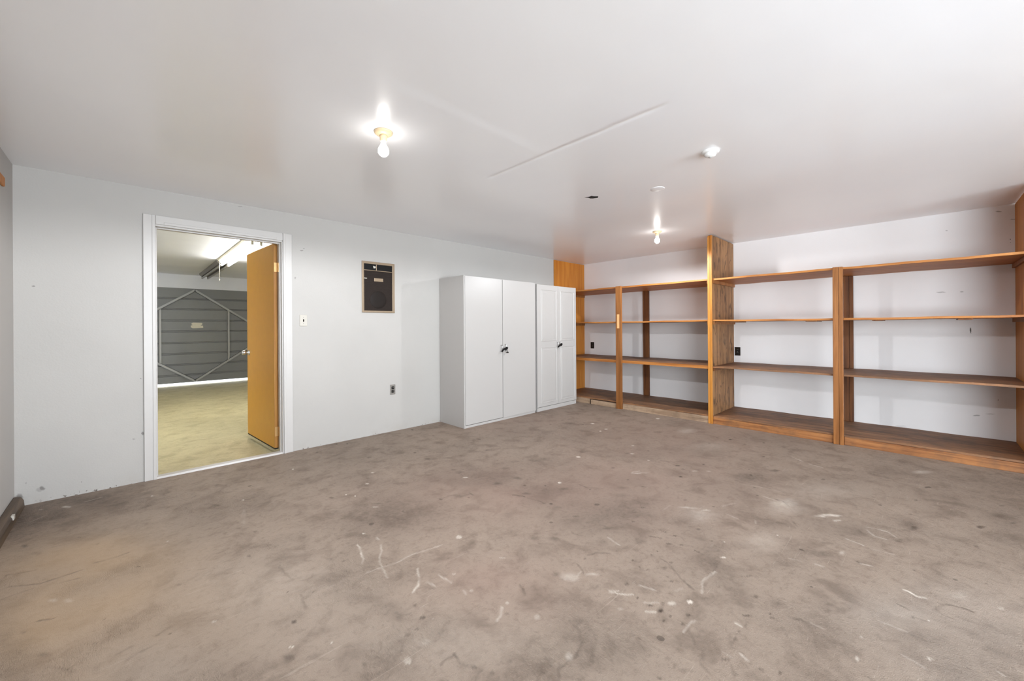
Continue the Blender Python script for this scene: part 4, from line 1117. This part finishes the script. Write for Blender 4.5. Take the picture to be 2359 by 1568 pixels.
# ---------------------------------------------------------------- built-in wooden shelving
sh = empty('shelving_unit', (5.5, 2.0, 0), 'built-in floor-to-ceiling stained wood shelving along the right wall', 'shelving')
XF = XS + .010                                # front of the shelves
XB = XR - .002
YP0, YP1 = 1.790, 1.836                       # tall plywood divider
YE = -.604                                    # right end panel inner face
YL = D - .022
mb = MB(); mb.box(5.109, XB, D - .020, D - .001, 0, H - .008); o = mb.build('end_panel', m_endpanel, sh, .001); o['label'] = 'orange plywood end panel against the door wall'
mb = MB(); mb.box(XS - .03, XB, YE - .020, YE, 0, H - .006); o = mb.build('end_panel', m_endpanel, sh, .001); o['label'] = 'orange plywood end panel at the right edge'
# divider: two laminated sheets with a bright edge strip
mb = MB(); mb.box(XS + .004, XB, YP0, YP1 - .004, 0, H - .010); o = mb.build('divider_panel', m_divider, sh, .001); o['label'] = 'knotty brown plywood divider reaching the ceiling'
mb = MB(); mb.prism([(0, 0)] * 0 or [(XS - .016, 0), (XS + .0045, 0), (XS + .0045, H - .010), (XS + .006, H - .010), (XS - .006, H - .012), (XS - .014, H - .03), (XS - .016, H - .06)], 1, YP0 - .002, YP0 + .016)
mb.prism([(XS - .012, 0), (XS + .0045, 0), (XS + .0045, H - .012), (XS - .010, H - .04), (XS - .012, H - .07)], 1, YP0 + .019, YP1 + .002)
mb.build('divider_edge', m_edge, sh, .002)
levels = [('top', 1.757, 1.778, m_ply, .0), ('second', 1.254, 1.273, m_ply, .004), ('third', .684, .703, m_ply_top, .0), ('bottom', .080, .099, m_ply_top, .0)]
def shelf(y0, y1, z0, z1, mat, sag, k, xf=None):
    """one board, a little bowed between its ends"""
    xf = XF if xf is None else xf
    N = 14; vs = []; fs = []
    for i in range(N + 1):
        y = y0 + (y1 - y0) * i / N
        dz = -sag * math.sin(math.pi * i / N) + .002 * math.sin(i * 1.7 + k)
        for x in (xf + .0015 * math.sin(i * 2.3 + k), XB):
            for z in (z0, z1): vs.append((x, y, z + dz))
    for i in range(N):
        a = i * 4; b = a + 4
        fs += [(a, b, b + 1, a + 1), (a + 2, a + 3, b + 3, b + 2), (a + 1, b + 1, b + 3, a + 3), (a, a + 2, b + 2, b)]
    fs += [(0, 1, 3, 2), (N * 4, N * 4 + 2, N * 4 + 3, N * 4 + 1)]
    return MB().add(vs, fs).build('shelf', mat, sh, .0012, 1)
k = 0
for nm, z0, z1, mt, sg in levels:
    shelf(YP1 + .0005, YL, z0, z1, mt, sg, k); shelf(YE + .0005, YP0 - .0005, z0, z1, mt, sg * 1.5, k + 1); k += 2
# rails that stiffen the back of the top shelf and the front edges of the lower ones
MB().box(XF - .010, XF - .0015, YP1 + .003, 3.026, .668, .707).build('edge_strip', m_ply, sh, .001)
MB().box(XF - .010, XF - .0015, 3.113, YL - .002, .668, .707).build('edge_strip', m_ply, sh, .001)
# front posts
def post(name, x0, x1, y0, y1, z1, mat, split=False, lean=0.0, z0=0.0):
    mb = MB()
    if split:
        ym = y0 + (y1 - y0) * .42
        mb.box(x0, x1, y0, ym - .001, z0, z1); mb.box(x0 + .002, x1, ym + .001, y1, z0, z1)
    else: mb.box(x0, x1, y0, y1, z0, z1)
    return mb.build(name, mat, sh, .0025)
post('front_post', XS - .030, XF - .001, 3.027, 3.112, 1.781, m_post)
post('front_post', XS - .030, XF - .001, .550, .630, 1.781, m_post, True)
for nm, ya, yb in (('a', 3.008, 3.100), ('b', .545, .630)):
    for (a, b) in ((.0995, .6835), (.7035, 1.2535), (1.2735, 1.7565)):
        post('rear_post', XR - .040, XB, ya, yb, b, m_rear, nm == 'b', z0=a)
o = B(XS - .033, XS - .0295, 3.052, 3.088, 1.17, 1.372).build('patch_strip', wood('pale_bare_strip', lin(232, 186, 132), lin(214, 164, 108)), sh, .001); o['label'] = 'pale bare wood strip on the left front post'
# kickboards
MB().box(XS + .006, XS + .030, 3.60, YL, 0, .079).build('kickboard', m_kick_grey, sh, .003)
MB().box(XS + .000, XS + .030, 3.115, 3.575, 0, .070).build('kickboard', m_kick_grey, sh, .004)
MB().box(XS + .002, XS + .030, YP1 + .003, 3.024, 0, .079).build('kickboard', m_kick_grey, sh, .003)
MB().box(XS + .002, XS + .030, .632, YP0 - .003, 0, .0795).build('kickboard', m_kick, sh, .003)
MB().box(XS + .002, XS + .030, YE + .002, .548, 0, .0795).build('kickboard', m_kick, sh, .003)
# cleats that carry the shelf ends
for z in (1.7565, 1.2535, .6835):
    for y0, y1 in ((YP0 - .020, YP0 - .0005), (YP1 + .0005, YP1 + .020), (YE + .0005, YE + .020), (YL - .018, YL)):
        MB().box(XF + .004, XB - .01, y0, y1, z - .038, z - .0005).build('cleat', m_post if z > 1 else m_cleat, sh, .002)
for y0, y1 in ((.762, .862), (.258, .338), (-.300, -.214), (1.50, 1.76)):
    MB().box(XS + .02, XS + .30, y0, y1, 1.237, 1.2485).build('support_block', m_cleat, sh, .002)

# varnished board end on the left wall at the photo's edge
r_ = tag(B(XL, XL + .014, 3.60, 3.952, 2.087, 2.145).build('wooden_board', m_endpanel, None, .005), 'orange varnished board end fixed high on the left wall', 'board')
